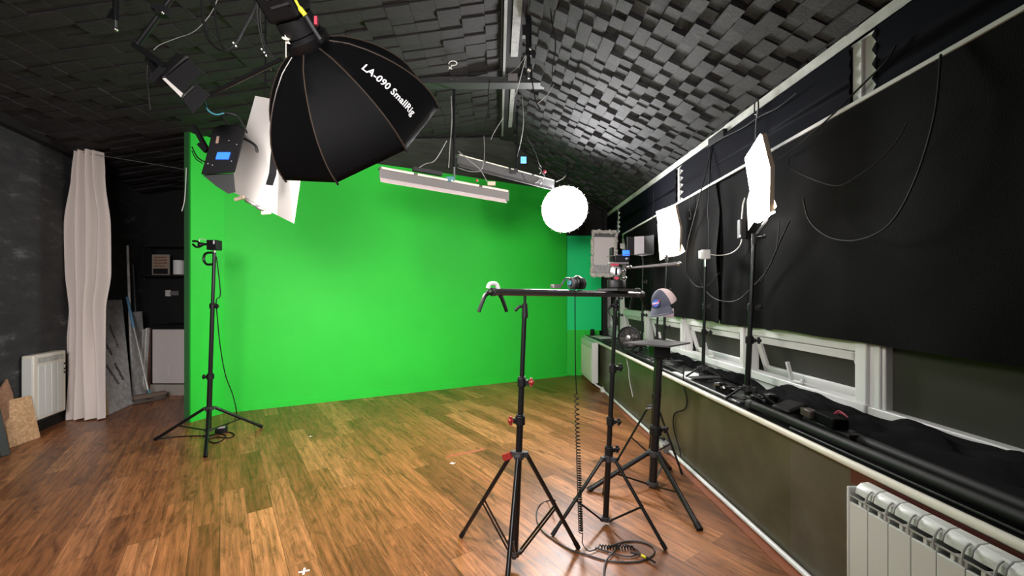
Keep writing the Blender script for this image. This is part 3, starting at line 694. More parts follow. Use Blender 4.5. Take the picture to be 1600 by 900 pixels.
MB().tube([at(362, 203, 2.42), at(345, 178, 2.45), at(368, 180, 2.5), at(380, 195, 2.5), at(386, 208, 2.5)], .006).build('handle', 'dgrey', l)
MB().tube([at(380, 216, 2.42), at(392, 222, 2.4), at(400, 229, 2.4), at(402, 238, 2.4)], .008).build('lever', 'black', l)
c = MB(); c.tube([at(300, 230, 2.5), at(308, 245, 2.45), at(318, 252, 2.43), at(326, 254, 2.42)], .004); c.tube([at(300, 236, 2.5), at(306, 248, 2.46), at(316, 255, 2.43)], .003)
tag(c.build('cord', 'cable'), 'thin dark cord running into the side of the display lamp', 'cord')
# barn door lamp
bp_ = at(288, 118, 2.1); l = thing('barn_door_lamp', 'small black ceiling lamp with square hinged flaps, left of the octagonal softbox', 'lamp', bp_)
wedge([(257, 120), (290, 87), (315, 113), (286, 146)], 2.05, [(247, 110), (276, 82), (300, 104), (272, 134)], 2.24).build('hood', 'blackmatte', l)
MB().plate(pl([(254, 123), (259, 122), (286, 146), (283, 152)], 2.04), .004).build('reflector', 'board', l, label='white inner face')
MB().plate(pl([(254, 121), (257, 119), (291, 87), (294, 89), (292, 91)], 2.04), .004).build('hood_edge', 'steel', l)
MB().plate(pl([(284, 153), (306, 129), (328, 147), (302, 177)], 2.06), .008).build('flap', 'blackmatte', l)
MB().plate(pl([(283, 152), (302, 134), (304, 136), (285, 154)], 2.05), .004).build('flap_hinge', 'steel', l)
MB().bar(at(213, 72, 2.2), at(263, 106, 2.15), .05, .03).bar(at(232, 92, 2.2), at(250, 118, 2.15), .03, .03).build('arm', 'black', l)
MB().bar(at(242, 130, 2.16), at(262, 108, 2.16), .055, .04).build('rear_block', 'blackmatte', l)
p0 = at(213, 72, 2.2); MB().cyl(p0, at(275, -12, 2.15), .014).cyl(at(275, -12, 2.15), V((at(275, -12, 2.15).x, 2.15, zl(-1.8))), .014).build('pole', 'black', l)
MB().box(at(254, 18, 2.14), (.05, .04, .05)).box(at(246, 12, 2.14), (.06, .02, .02)).build('clamp', 'blackmatte', l); MB().ball(at(254, 20, 2.10), .008).build('screw', 'steel', l)
MB().tube([at(232, 95, 2.18), at(230, 120, 2.18), at(233, 150, 2.17), at(235, 172, 2.17)], .005).build('cord', 'cable', l)
MB().cyl(at(327, 148, 2.1), at(440, 93, 1.98), .011).build('support_arm', 'black', l)
ww = MB(); ww.tube([at(320, 160, 2.12), at(325, 172, 2.12), at(337, 179, 2.12), at(350, 177, 2.12)], .004); tag(ww.build('cord', 'teal'), 'teal and white cord end dangling under the hinged flap', 'cord')
# short pole with spigot at the top left
p = at(181, 33, 2.6); l = thing('drop_pole', 'short black pole hanging from the ceiling at the top left corner', 'pole', p)
MB().cyl(p, V((p.x, p.y, zl(p.x)-.01)), .017).plate([at(168, 30, 2.6), at(176, 14, 2.6), at(184, 30, 2.6)], .02).build('tube', 'black', l); MB().cyl(p, p-V((0, 0, .05)), .009).ball(p-V((0, 0, .055)), .014).build('spigot', 'steel', l)
# looping cables by the ceiling
c = MB(); c.tube([at(314, -20, 2.3), at(317, 25, 2.3), at(325, 60, 2.3), at(345, 79, 2.3), at(365, 72, 2.3), at(381, 45, 2.3), at(398, 10, 2.3), at(400, -20, 2.3)], .007)
c.tube([at(334, -20, 2.32), at(337, 30, 2.32), at(344, 65, 2.32), at(352, 78, 2.32)], .005)
tag(c.build('hanging_cable', 'cable'), 'thick black cable looping below the ceiling left of the softbox', 'cable', 'cables looping below the ceiling')
c = MB(); c.tube([at(343, -10, 2.5), at(330, 20, 2.5), at(305, 48, 2.5), at(275, 60, 2.5), at(250, 70, 2.5), at(240, 78, 2.5)], .0020)
tag(c.build('hanging_cable', 'palecord'), 'thin pale cord sweeping across the dark ceiling at upper left', 'cable', 'cables looping below the ceiling')
c = MB(); c.tube([at(403, -10, 2.05), at(402, 25, 2.05), at(408, 60, 2.05), at(416, 82, 2.05), at(430, 93, 2.0)], .003); c.tube([at(408, -10, 2.05), at(407, 35, 2.05), at(414, 70, 2.04), at(428, 90, 2.0)], .0025)
tag(c.build('hanging_cable', 'dgrey'), 'two thin grey wires dropping left of the big lamp body', 'cable', 'cables looping below the ceiling')
MB_ = MB()
for x, y in ((409, 77), (413, 82), (416, 87), (423, 108), (365, 67), (369, 72)): MB_.ball(at(x, y, 2.04), .006, n=8)
tag(MB_.build('metal_clip', 'steel'), 'row of tiny shiny metal clips on the wires left of the lamp body', 'clip')

# ------------------------------------------------------------------ ceiling centre: ridge beam, board, tube lights
struct('trim_ridge_beam', MB().box((RX-.01, 2.3, RZ-.06), (.20, 7.6, .09)), 'ceilbase')
struct('trim_ridge_rail', MB().box((RX-.075, 2.4, RZ-.115), (.025, 6.9, .03)), 'grey')
pb = MB(); pb.box((RX+.02, 3.1, RZ-.115), (.07, 1.6, .02)); pb.box((RX+.03, 5.0, RZ-.115), (.05, 1.1, .02))
tag(pb.build('ceiling_batten', mat('worn_grey_batten', (.20, .20, .19), .6, var=.3, scale=20)), 'worn pale strip fixed along the ceiling ridge', 'batten')
bo = thing('ceiling_board', 'long dark board bolted crosswise under the ceiling ridge', 'board', (-.2, 4.3, 3.78))
def bseg(x0, x1, z, h, d, m, nm):
    MB().box(((x0+x1)/2, 4.3, z), (x1-x0, d, h)).build(nm, m, bo)
bseg(-1.0, .62, 3.80, .06, .11, 'soffit', 'plank'); bseg(-.98, .62, 3.765, .014, .13, 'dgrey', 'underside_strip')
MB().box((.16, 4.24, 3.83), (.10, .02, .10)).build('fixing_plate', 'grey', bo); bb = MB()
for x in (-.50, -.44): bb.ball((x, 4.23, 3.79), .012, n=8)
bb.build('bolt', 'steel', bo)
def tube_light(label, L_, R_, up):
    L_, R_ = V(L_), V(R_); r = thing('tube_light', label, 'light fixture', lerp(L_, R_, .5), 'tube light fixtures below the ceiling'); d = (R_-L_).normalized(); u = V((0, 0, 1)); n = d.cross(u).normalized()
    if n.y > 0: n = -n
    MB().bar(L_+u*.02-n*.03, R_+u*.02-n*.03, .012, .12).bar(L_+u*.078-n*.07, R_+u*.078-n*.07, .10, .01).build('housing', 'grey' if up else 'fixgrey', r)
    MB().plate([L_+u*-.035-n*.01, R_-d*.06+u*-.035-n*.01, R_-d*.06+u*-.085+n*.03, L_+u*-.085+n*.03], .006).build('lower_reflector', 'pink' if up else 'fixgrey', r, label='pale lower reflector' if up else None)
    T = 4; Lg = (R_-L_).length
    for i in range(T):
        a = L_+d*(Lg*(i/T)+.01); b = L_+d*(Lg*((i+1)/T)-.035); MB().cyl(a+u*.065+n*.005, b+u*.065+n*.005, .013 if up else .007, n=10).build('tube', 'tube', r)
    return r, d, n
TL1, TR1 = at(594, 272, 4.02), at(797, 308, 4.72)
tl, dd, nn_ = tube_light('nearer tube light fixture with pale reflector, hanging in front of the green wall', TL1, TR1, True)
m = lerp(TL1, TR1, .53)
pt = V((m.x, m.y, 3.78)); MB().cyl(m+V((0, 0, .22)), pt, .014).cyl(m+V((0, 0, .06)), m+V((0, 0, .24)), .009).build('drop_pole', 'black', tl)
MB().cyl(m+V((0, 0, .05)), m+V((0, 0, .22)), .011).build('spigot', 'steel', tl); MB().box(m+V((-.04, 0, .085)), (.09, .05, .05)).build('blue_clip', 'teal', tl, label='teal clip')
MB().bar(at(645, 264, 4.2), at(690, 272, 4.35), .05, .04).build('ballast', 'dgrey', tl)
MB().box(at(768, 287, 4.6), (.09, .04, .04)).build('connector', 'tan', tl, label='tan connector'); MB().ball(at(745, 282, 4.55), .016).build('knob', 'pinkred', tl, label='red knob')
for k, q in enumerate(((at(698, 220, 4.3), at(680, 250, 4.2), at(665, 256, 4.18), at(655, 262, 4.15)), (at(716, 236, 4.32), at(735, 252, 4.4), at(750, 265, 4.5), at(761, 284, 4.58)))):
    tag(MB().tube(q, .004).build('suspension_cord', 'palecord'), ('pale cord slanting left from the drop pole to the nearer tube light', 'pale cord slanting right from the drop pole to the nearer tube light')[k], 'cord', 'pale cords of the tube light')
tag(MB().tube([at(705, 150, 4.28), at(706, 190, 4.28), at(703, 230, 4.28), at(701, 262, 4.28)], .005).build('suspension_cord', 'palecord'), 'pale cable running straight down beside the drop pole', 'cord')
TL2, TR2 = at(716, 250, 4.75), at(868, 290, 5.45)
tl, dd, nn_ = tube_light('farther tube light fixture, plain grey, running towards the round softbox', TL2, TR2, False)
m = lerp(TL2, TR2, .57)
pq = V((m.x, m.y, RZ-.1)); MB().cyl(m+V((0, 0, .04)), pq, .013).build('drop_pole', 'black', tl); MB().cyl(m+V((0, 0, .05)), m+V((0, 0, .30)), .011).build('spigot', 'steel', tl)
MB().box(m+V((-.05, 0, .05)), (.10, .07, .07)).build('clamp', 'dgrey', tl, bevel=.01)
MB().box(at(818, 250, 5.1), (.07, .05, .07)).build('blue_display', 'lcd2', tl, label='glowing blue display')
MB().ball(at(851, 268, 5.35), .024).build('knob', 'pinkred', tl, label='red knob'); k = MB()
for x, y in ((842, 262), (847, 270), (843, 278)): k.tube([at(x, y, 5.32), at(x+4, y+5, 5.32), at(x+1, y+10, 5.32)], .008)
k.build('clip', 'steel', tl)
tag(MB().tube([at(815, 270, 5.15), at(822, 282, 5.2), at(835, 286, 5.3), at(845, 278, 5.35)], .006).build('hanging_cable', 'dgrey'), 'grey cable sagging under the farther tube light', 'cable', 'cables looping below the ceiling')
# telescopic pole and cables near the ridge
p = at(826, 110, 3.4); l = thing('telescopic_pole', 'thick black telescopic pole hanging from the ridge at the top edge', 'pole', p)
MB().cyl(p+V((0, 0, .12)), V((p.x, p.y, zr(p.x)-.02)), .026).build('outer_tube', 'black', l); MB().cyl(p, p+V((0, 0, .2)), .017).build('inner_tube', 'black', l)
MB().box(p+V((-.02, 0, .33)), (.07, .05, .09)).build('clamp', 'blackmatte', l); MB().ball(p+V((0, -.01, -.0)), .02).ball(p+V((.01, -.02, .17)), .014).cyl(p-V((0, 0, .07)), p, .009).build('spigot', 'steel', l)
for pts, m_, rr, lab in (
  ([at(858, -10, 3.2), at(862, 30, 3.25), at(868, 70, 3.3), at(864, 100, 3.35), at(862, 128, 3.5)], 'cable', .005, 'black cable dropping in front of the right slope to the board end'),
  ([at(865, 132, 3.9), at(858, 145, 3.9), at(848, 155, 3.9), at(840, 162, 3.9)], 'palecord', .0035, 'pale cable end dangling below the right end of the board'),
  ([at(824, 80, 3.6), at(815, 115, 3.8), at(808, 140, 4.0), at(800, 160, 4.1)], 'palecord', .004, 'pale cable slanting down beside the ridge beam'),
  ([at(822, 85, 3.6), at(808, 105, 3.8), at(790, 118, 4.0), at(776, 122, 4.1)], 'dgrey', .005, 'grey wire curving left from the ridge beam to the board'),
  ([at(765, 124, 4.22), at(763, 145, 4.25), at(763, 170, 4.3), at(758, 195, 4.3)], 'cable', .005, 'thin black wire hanging from the middle of the board'),
  ([at(787, 183, 4.5), at(778, 197, 4.5), at(772, 207, 4.5), at(767, 218, 4.5)], 'palecord', .004, 'loose pale wire end left of the ridge pole'),
  ([at(756, 212, 4.5), at(757, 240, 4.5), at(752, 265, 4.5), at(735, 268, 4.5), at(715, 262, 4.5)], 'palecord', .0035, 'thin pale wire looping between the two tube lights'),
  ([at(824, 215, 5.0), at(835, 235, 5.1), at(842, 255, 5.2), at(846, 262, 5.3)], 'dgrey', .004, 'thin grey wire slanting to the clips of the farther tube light'),
  ([at(816, 150, 4.6), at(818, 190, 4.7), at(814, 220, 4.9), at(808, 245, 5.1)], 'palecord', .0035, 'pale wire winding down the pole of the farther tube light'),
  ([at(830, 100, 3.5), at(832, 130, 3.6), at(838, 160, 3.7), at(845, 172, 3.7)], 'cable', .006, 'black cable loop under the telescopic pole'),
  ([at(868, 284, 5.5), at(878, 280, 5.5), at(884, 274, 5.5)], 'palecord', .007, 'short pale stub sticking out past the farther tube light')):
    tag(MB().tube(pts, rr).build('hanging_cable', m_), lab, 'cable', 'cables looping below the ceiling')
# chalk marks on the ceiling blocks
def zmark(px, py, off=.085):                       # point just under the left slope
    a = (px-CX)/F; b_ = (CY-py)/F; Y = (RZ-SL*RX-H)/(b_-SL*a); return V((a*Y, Y, H+b_*Y-off))
mk = MB(); mk.tube([zmark(701, 86), zmark(704, 82.5), zmark(710, 82), zmark(714, 85), zmark(711, 88.5), zmark(705, 89)], .004); mk.tube([zmark(701, 91), zmark(706, 95)], .004, sm=0); mk.tube([zmark(706, 90.5), zmark(701, 95)], .004, sm=0)
tag(mk.build('chalk_mark', 'tapewhite'), 'small white ring and cross marked on the ceiling blocks', 'mark')

# ------------------------------------------------------------------ left side
def curtain():
    top, bot = V((-4.93, 4.76, 3.21)), None
    # centre and half width down the height (0 top, 1 bottom), in metres
    ctl = [(0, -4.92, .150), (.08, -4.93, .175), (.28, -4.935, .262), (.45, -4.94, .255), (.6, -4.955, .205), (.8, -4.96, .215), (1, -4.965, .245)]
    def look(v):
        for a, b in zip(ctl, ctl[1:]):
            if v <= b[0]:
                t = (v-a[0])/(b[0]-a[0]); t = t*t*(3-2*t); return lerp(a[1], b[1], t), lerp(a[2], b[2], t)
        return ctl[-1][1:]
    def fn(u, v):
        c, w = look(v); a = u-.5
        f = math.sin(u*4.2*2*PI+.8*math.sin(v*4)+1.6*noise.noise(V((u*3, v*2.2, 4))))*(.050-.014*v)+.03*noise.noise(V((u*7, v*2.5, 1)))
        return (c+2*w*a, 4.76+f-.04*(1-abs(a)*2), 3.215-v*3.20+.015*noise.noise(V((u*5, v, 0))))
    return MB().grid(fn, 110, 44, .004)
tag(curtain().build('gathered_curtain', 'curtain'), 'long off-white curtain gathered on a wire beside the left wall', 'curtain')
tag(MB().cyl((-5.12, 4.72, 3.22), (-3.68, 4.72, 2.98), .003, n=6).build('curtain_wire', 'grey'), 'thin taut wire that carries the off-white curtain', 'wire')
tag(MB().tube([at(291, 262, 4.6), at(290, 290, 4.6), at(288, 315, 4.6), at(284, 330, 4.6)], .005).build('pull_cord', 'whitecable'), 'thin pale cord dangling at the left edge of the green screen', 'cord')

def cream_radiator():
    n0, n1 = V((-4.845, 4.14, 0)), V((-4.985, 4.58, 0)); d = (n1-n0).normalized(); n = V((d.y, -d.x, 0)); n = n if n.x > 0 else -n
    z0, z1 = .165, .86; r = thing('electric_radiator', 'cream electric panel radiator mounted on the dark left wall', 'radiator', lerp(n0, n1, .5)+V((0, 0, z0)))
    def B(a, b, x0, x1, za, zb): # along d, outwards n
        c = n0+d*(a+b)/2+n*(x0+x1)/2+V((0, 0, (za+zb)/2)); R = Matrix((d, n, V((0, 0, 1)))).transposed()
        return c, (b-a, x1-x0, zb-za), R
    L = (n1-n0).length
    MB().box(*B(0, L, -.10, 0, z0, z1)).build('casing', 'cream', r, bevel=.012)
    MB().box(*B(-.01, .0, -.09, -.005, z0+.02, z1-.03)).build('side_panel', 'radwhite', r, bevel=.004)
    f = MB()
    for i in range(4):
        a = .05+i*(L-.11)/4; f.box(*B(a+.003, a+(L-.11)/4-.003, 0, .010, z0+.03, z1-.12))
    f.build('heating_fins', 'radwhite', r, bevel=.004)
    g = MB()
    for i in range(14): g.box(*B(.05+i*(L-.1)/14, .05+i*(L-.1)/14+.012, 0, .006, z1-.09, z1-.035))
    for i in range(3): g.box(*B(.05, L-.04, .002, .008, z1-.09+i*.022, z1-.084+i*.022))
    g.build('top_grille', 'radgrey', r)
    s = MB()
    for z in (.60, .64, .70): s.box(*B(L-.035, L-.02, 0, .008, z, z+.02))
    s.build('control', 'dgrey', r)
cream_radiator()
tag(MB().plate([fl(14, 700), fl(62, 683), at(47, 618, 4.10), at(1.5, 628, 3.86)], .015).build('strand_board_offcut', 'osb'), 'square offcut of pale wood strand board leaning on the left wall', 'board', 'strand board offcuts')
tag(MB().plate([at(2, 690, 3.84), at(30, 680, 4.00), at(19, 615, 3.98), at(10.5, 592, 3.92), at(-8, 618, 3.78)], .012).build('strand_board_offcut', mat('darker_strand_board', (.36, .20, .12), .8, var=.3, scale=30)), 'pointed darker wood offcut behind the square strand board', 'board', 'strand board offcuts')
tag(MB().bar(fl(6, 713)+V((0, 0, .0)), at(-19, 605, 3.70), .07, .05).build('dark_post', 'postdark', bevel=.004), 'dark painted post leaning at the far left edge of the picture', 'post')

# foil-faced insulation board with printed words
BN, BF = V((-4.85, 4.92, .0)), V((-5.0, 5.41, .0)); ln = V((-.41, .28, 1.42))
ib = thing('insulation_board', 'silver foil-faced insulation board with dark diagonal print beside the curtain', 'board', lerp(BN, BF, .5))
TNn, TF = BN+ln, BF+ln; nrm = (BF-BN).cross(ln).normalized(); nrm = nrm if nrm.x > 0 else -nrm
MB().plate([BN, BF, TF, TNn], .03, nrm).build('foil_sheet', 'foam', ib); MB().bar(BN+nrm*.0-(BF-BN).normalized()*.008, TNn-(BF-BN).normalized()*.008, .012, .045, up=nrm).build('foam_edge', 'foamedge', ib, label='yellow foam edge')
pr = MB(); e1 = (BF-BN); W = e1.length; e1n = e1.normalized(); e2 = ln.normalized(); rnd = random.Random(5)
for (u0, v0, u1, v1) in ((.10, .62, .52, .32), (.42, .62, .72, .36), (-.0, 1.0, .36, .74), (.36, 1.15, .62, .82)):
    n_ = 12
    for i in range(n_):
        t = i/n_; a = BN+e1*lerp(u0, u1, t)+e2*lerp(v0, v1, t)+nrm*.017; w_ = (e1*(u1-u0)+e2*(v1-v0)).normalized(); h_ = w_.cross(nrm).normalized()
        k = rnd.random(); pr.bar(a, a+w_*.008, .036+.012*k, .003, up=nrm); pr.bar(a+h_*.014*(1 if k > .5 else -1), a+w_*.020+h_*.014*(1 if k > .5 else -1), .007, .003, up=nrm); (pr.bar(a, a+w_*.018, .007, .003, up=nrm) if k > .3 else None)
pr.build('print', 'print_', ib)
a, b_ = fl(208, 625), fl(217, 620); tl_ = V((-.20, .16, 1.24))
tag(MB().plate([a, b_+V((0.02, .12, 0)), b_+tl_+V((0, .1, 0)), a+tl_], .02).build('foil_strip_board', 'foam'), 'narrow silver strip board leaning behind the broom', 'board')
# broom and poles in the corner
hd = fl(234, 627); tpb = V((-5.42, 5.80, 1.46)); br_ = thing('broom', 'broom with a white handle, blue grip and brown bristles', 'broom', hd)
MB().cyl(hd+V((0, 0, .05)), lerp(hd, tpb, .72), .012).build('handle', 'alum', br_); MB().cyl(lerp(hd, tpb, .70), tpb, .017).build('grip', 'blue', br_, label='blue grip')
ha, hb_ = fl(208, 632), fl(259, 623)
MB().bar(ha+V((0, 0, .09)), hb_+V((0, 0, .09)), .07, .05).build('bristles', 'bristle', br_); MB().bar(ha+V((.02, -.03, .03)), hb_+V((.02, -.03, .03)), .09, .03).build('dustpan_edge', 'steel', br_); MB().cyl(hd+V((0, 0, .06)), hd+V((-.01, .0, .16)), .02, .016).build('socket', 'teal', br_)
tag(MB().cyl(fl(207, 622), V((-5.47, 5.86, 2.22)), .016).build('white_pole', 'oldwhite'), 'tall white pole standing in the corner behind the broom', 'pole')
tag(MB().cyl(fl(214, 619)+V((0, .05, 0)), V((-5.50, 5.98, 1.95)), .012).build('dark_pole', 'dgrey'), 'thin dark pole standing right of the tall white pole', 'pole')
# alcove cabinet and boards
cbn = thing('base_cabinet', 'white-fronted kitchen cabinet with black top in the dark alcove', 'cabinet', (-4.72, 6.15, 0))
MB().box((-4.72, 6.16, .57), (.90, .50, .86)).build('carcass', 'dark', cbn); MB().box((-4.72, 6.15, 1.025), (.94, .54, .035)).build('worktop', 'blackmatte', cbn)
dr = MB().box((-4.70, 5.89, .58), (.84, .022, .80)).build('door', mat('white_cabinet_door', (.62, .56, .54), .5), cbn, bevel=.004)
for gx in (-4.885, -4.50): MB().box((gx, 5.876, .58), (.012, .006, .62)).build('door_groove', 'oldwhite', dr)
MB().box((-4.72, 5.91, .08), (.90, .02, .16)).build('plinth', mat('pale_plinth', (.40, .37, .32), .6), cbn)
for i, (x, m_, lab) in enumerate(((-5.185, 'brown', 'brown board edge-on against the left side of the white cabinet'), (-5.245, 'oldwhite', 'thin white board edge-on, second from the cabinet'), (-5.295, 'board', 'thin white board edge-on, farthest from the cabinet'))):
    tag(MB().plate([(x, 5.86, 0), (x, 6.02, 0), (x, 6.05, 1.02-.02*i), (x, 5.92, 1.02-.02*i)], .018).build('leaning_board', m_), lab, 'board', 'boards leaning beside the cabinet')
sf = thing('wall_shelf', 'black box shelf on the alcove wall holding a sign and a roll', 'shelf', (-5.05, 6.33, 1.80))
MB().box((-5.05, 6.34, 1.795), (1.05, .24, .025)).build('shelf_board', 'dark', sf); MB().box((-5.05, 6.34, 2.26), (1.05, .24, .025)).box((-5.57, 6.34, 2.03), (.025, .24, .48)).build('shelf_frame', 'dark', sf)
x0, x1, z0, z1 = -5.70, -5.43, 1.81, 2.14
sg = thing('framed_sign', 'small brown framed sign with dark lettering on the alcove shelf', 'sign', (-5.33, 6.27, 1.81))
MB().box((-5.33, 6.28, 1.97), (.27, .02, .32)).build('sign_frame', 'signframe', sg); MB().box((-5.33, 6.268, 2.01), (.23, .006, .20)).build('sign_face', 'sign', sg); MB().box((-5.33, 6.268, 1.865), (.23, .006, .085)).build('lower_picture', 'dark', sg)
ps = MB()
for i in range(4):
    xx = -5.43
    while xx < -5.25: 
        w_ = rnd.uniform(.012, .03); ps.box((xx+w_/2, 6.264, 2.085-i*.045), (w_, .003, .018)); xx += w_+.008
ps.build('sign_lettering', 'brown', sg)
rl = MB().lathe([(.06, 0), (.072, .004), (.072, .226), (.06, .23), (.02, .23)], (-5.05, 6.28, 1.81), (0, 0, 1), 24); tag(rl.build('paper_roll', 'paper'), 'white paper roll standing beside the framed sign', 'paper roll')
sw = thing('wall_socket', 'grey double wall socket below the alcove shelf', 'socket', (-5.28, 6.45, 1.5))
MB().box((-5.36, 6.45, 1.52), (.08, .02, .10)).build('cover_plate', 'oldwhite', sw, bevel=.003); MB().box((-5.26, 6.45, 1.52), (.13, .02, .07)).build('second_plate', 'grey', sw, bevel=.003)

# left stand with holder arm
b5, t5 = V((-2.98, 4.08, 0)), V((-2.915, 4.08, 1.93))
r5 = stand('light_stand', 'tall black tripod stand before the left end of the green screen', b5, t5,
      [fl(243, 688), fl(409, 668), fl(321, 715)], .325, .10, .0155, [(.345, .024, (-1, -.2, 0)), (.72, .020, (1, -.2, 0)), (1, .016, None)], None, None)
MB().tube([t5+V((-.02, 0, .0)), t5+V((-.09, 0, -.01)), t5+V((-.11, 0, -.07)), t5+V((-.08, 0, -.12)), t5+V((-.02, 0, -.12))], .012, n=8).build('cable_hook', 'black', r5)
ph = thing('phone_holder', 'small black box with a clamp arm on top of the left tripod stand', 'holder', t5)
MB().box(t5+V((.0, 0, .075)), (.10, .09, .10)).build('box', 'blackmatte', ph, bevel=.004); MB().cyl(t5, t5+V((0, 0, .03)), .012, .008).build('spigot', 'steel', ph)
MB().box(t5+V((.028, -.047, .10)), (.014, .003, .035)).build('label', 'paper', ph)
MB().bar(t5+V((-.05, 0, .085)), t5+V((-.12, 0, .085)), .022, .022).ball(t5+V((-.125, 0, .085)), .02).build('arm', 'black', ph)
MB().tube([t5+V((-.14, 0, .065)), t5+V((-.175, -.01, .055)), t5+V((-.215, -.01, .085))], .011).tube([t5+V((-.14, 0, .09)), t5+V((-.175, -.01, .115)), t5+V((-.215, -.01, .115))], .011).ball(t5+V((-.145, 0, .08)), .025).build('claw', 'black', ph)
MB().tube([t5+V((-.155, 0, .11)), t5+V((-.15, 0, .14)), t5+V((-.12, 0, .14)), t5+V((-.08, 0, .125))], .004).build('wire_end', 'cream', ph, label='pale wire')
c = MB(); c.tube([t5+V((.02, 0, -.04)), at(343, 440, 4.08), at(344, 462, 4.08), at(338, 470, 4.06), at(340, 500, 4.1), at(344, 540, 4.2), at(352, 585, 4.3), at(363, 615, 4.4), at(369, 640, 4.45), fl(368, 655)+V((0, 0, .01)), fl(350, 668)+V((0, 0, .006)), fl(340, 672)+V((0, 0, .006))], .005)
tag(c.build('power_cable', 'cable'), 'black cable dropping from the left tripod head to the floor', 'cable')
c = MB(); zz = V((0, 0, .006)); c.tube([fl(245, 690)+zz*4, fl(270, 684)+zz, fl(300, 682)+zz, fl(330, 681)+zz, fl(355, 676)+zz, fl(366, 680)+zz, fl(358, 685)+zz, fl(338, 684)+zz, fl(325, 688)+zz, fl(335, 693)+zz, fl(347, 689)+zz, fl(352, 682)+zz, fl(342, 679)+zz, fl(318, 683)+zz], .006)
tag(c.build('floor_cable', 'cable'), 'tangled black cable on the floor under the left tripod stand', 'cable')
q = fl(346, 675); pk = thing('power_brick', 'small black adapter with a pale label on the floor under the left tripod', 'adapter', q)
MB().box(q+V((0, 0, .025)), (.11, .08, .045), Matrix.Rotation(.5, 3, 'Z')).build('case', 'blackmatte', pk, bevel=.006); MB().box(q+V((0, 0, .049)), (.065, .05, .003), Matrix.Rotation(.5, 3, 'Z')).build('label', 'pinkbox', pk)

# ------------------------------------------------------------------ fluid head and small camera on the crossbar
fc = at(965, 450, 2.52); fc = V((fc.x, 2.545, 1.530))
fh = thing('fluid_head', 'black and red tripod fluid head with a long pan handle on the crossbar', 'tripod head', fc)
MB().lathe([(.13, 0), (.135, .006), (.13, .014), (.0, .014)], fc-V((0, 0, .004)), (0, 0, 1), 28).build('base_plate', 'dgrey', fh) if False else MB().plate([fc+V((-.125, -.02, .0)), fc+V((-.02, -.09, 0)), fc+V((.13, .0, 0)), fc+V((.03, .09, 0))], .014, nrm=(0, 0, 1)).build('base_plate', 'dgrey', fh)
MB().lathe([(.052, .008), (.058, .014), (.058, .055), (.054, .062), (0, .062)], fc, (0, 0, 1), 28).build('pan_base', 'blackmatte', fh)
MB().cyl(fc+V((0, 0, .06)), fc+V((0, 0, .10)), .022).box(fc+V((.005, 0, .125)), (.055, .05, .06)).build('body', 'blackmatte', fh, bevel=.004)
MB().lathe([(.03, -.01), (.036, 0), (.036, .012), (.028, .016), (0, .016)], fc+V((-.008, -.03, .115)), (-.3, -1, .1), 24).build('side_dial', 'steel', fh); MB().bar(fc+V((-.017, -.051, .092)), fc+V((-.017, -.051, .138)), .013, .006, up=V((0, 1, 0))).build('dial_grip', 'black', fh)
MB().box(fc+V((.01, 0, .168)), (.12, .06, .012)).build('quick_plate', 'grey', fh, bevel=.002)
MB().box(fc+V((-.02, -.03, .158)), (.05, .012, .014)).cyl(fc+V((-.008, -.02, .074)), fc+V((-.01, -.045, .074)), .012).build('lock_lever', 'pinkred', fh, label='red locks')
for kx, ky, kz in ((.035, -.03, .12), (.04, -.03, .075), (.075, -.02, .145)): MB().ball(fc+V((kx, ky, kz)), .0145, sc=(1.3, 1, .9)).build('knob', 'steel', fh)
ha = fc+V((.085, -.01, .14)); hb2 = at(1061, 412, 2.45); MB().cyl(ha, hb2, .0065, .0115, n=12).build('pan_handle', 'grey', fh); MB().ball(hb2, .0145).build('handle_end', 'steel', fh)
cm = thing('small_camera', 'tiny black camera with a blue screen on the fluid head', 'camera', fc+V((.04, 0, .176)))
MB().box(fc+V((.03, 0, .20)), (.09, .05, .045)).box(fc+V((-.03, 0, .225)), (.02, .04, .09)).build('body', 'blackmatte', cm, bevel=.003); MB().box(fc+V((.052, -.03, .232)), (.04, .012, .034)).build('screen', 'lcd', cm, label='glowing blue screen'); MB().ball(fc+V((.055, -.03, .195)), .009).build('button', 'steel', cm)
MB().cyl(at(948, 400.5, 2.5), at(985, 397, 2.5), .0025, n=6).build('wire_antenna', 'grey', cm)

# headphones on the bar
hc = V((.455, 2.372, 1.532)); hp = thing('headphones', 'dark headphones with teal trim resting on the crossbar', 'headphones', hc)
e1_ = bd; nf = V((-bd.y, bd.x, 0))
for s, x in ((-1, .0), (1, .055)):
    c0 = hc+bd*(x-.005)+V((0, 0, .034)); MB().lathe([(.022, -.004), (.033, 0), (.036, .008), (.036, .016), (.028, .024), (0, .026)], c0, bd*s, 22).build('ear_cup', 'dgrey', hp)
    MB().lathe([(.016, 0), (.035, .002), (.037, .012), (.032, .02), (.014, .022)], c0-bd*s*.02, bd*s, 22).build('ear_pad', 'blackmatte', hp)
MB().tube([hc+bd*-.02+V((0, 0, .05)), hc+bd*-.045+V((0, 0, .065)), hc+bd*-.075+V((0, 0, .05)), hc+bd*-.10+V((0, 0, .018)), hc+bd*-.14+V((0, 0, .013)), hc+bd*-.175+V((0, 0, .012))], .0055).tube([hc+bd*.0+V((0, 0, .066)), hc+bd*.03+V((0, 0, .077)), hc+bd*.06+V((0, 0, .062))], .006).build('headband', 'steel', hp)
MB().lathe([(.0, 0), (.015, .002), (.013, .006), (0, .007)], hc+bd*-.034+V((0, -.005, .036)), -bd-nf*.3, 20).build('teal_disc', 'teal', hp, label='teal disc'); MB().bar(hc+bd*-.16+V((0, 0, .014)), hc+bd*-.11+V((0, 0, .014)), .03, .022).build('hinge', 'grey', hp)
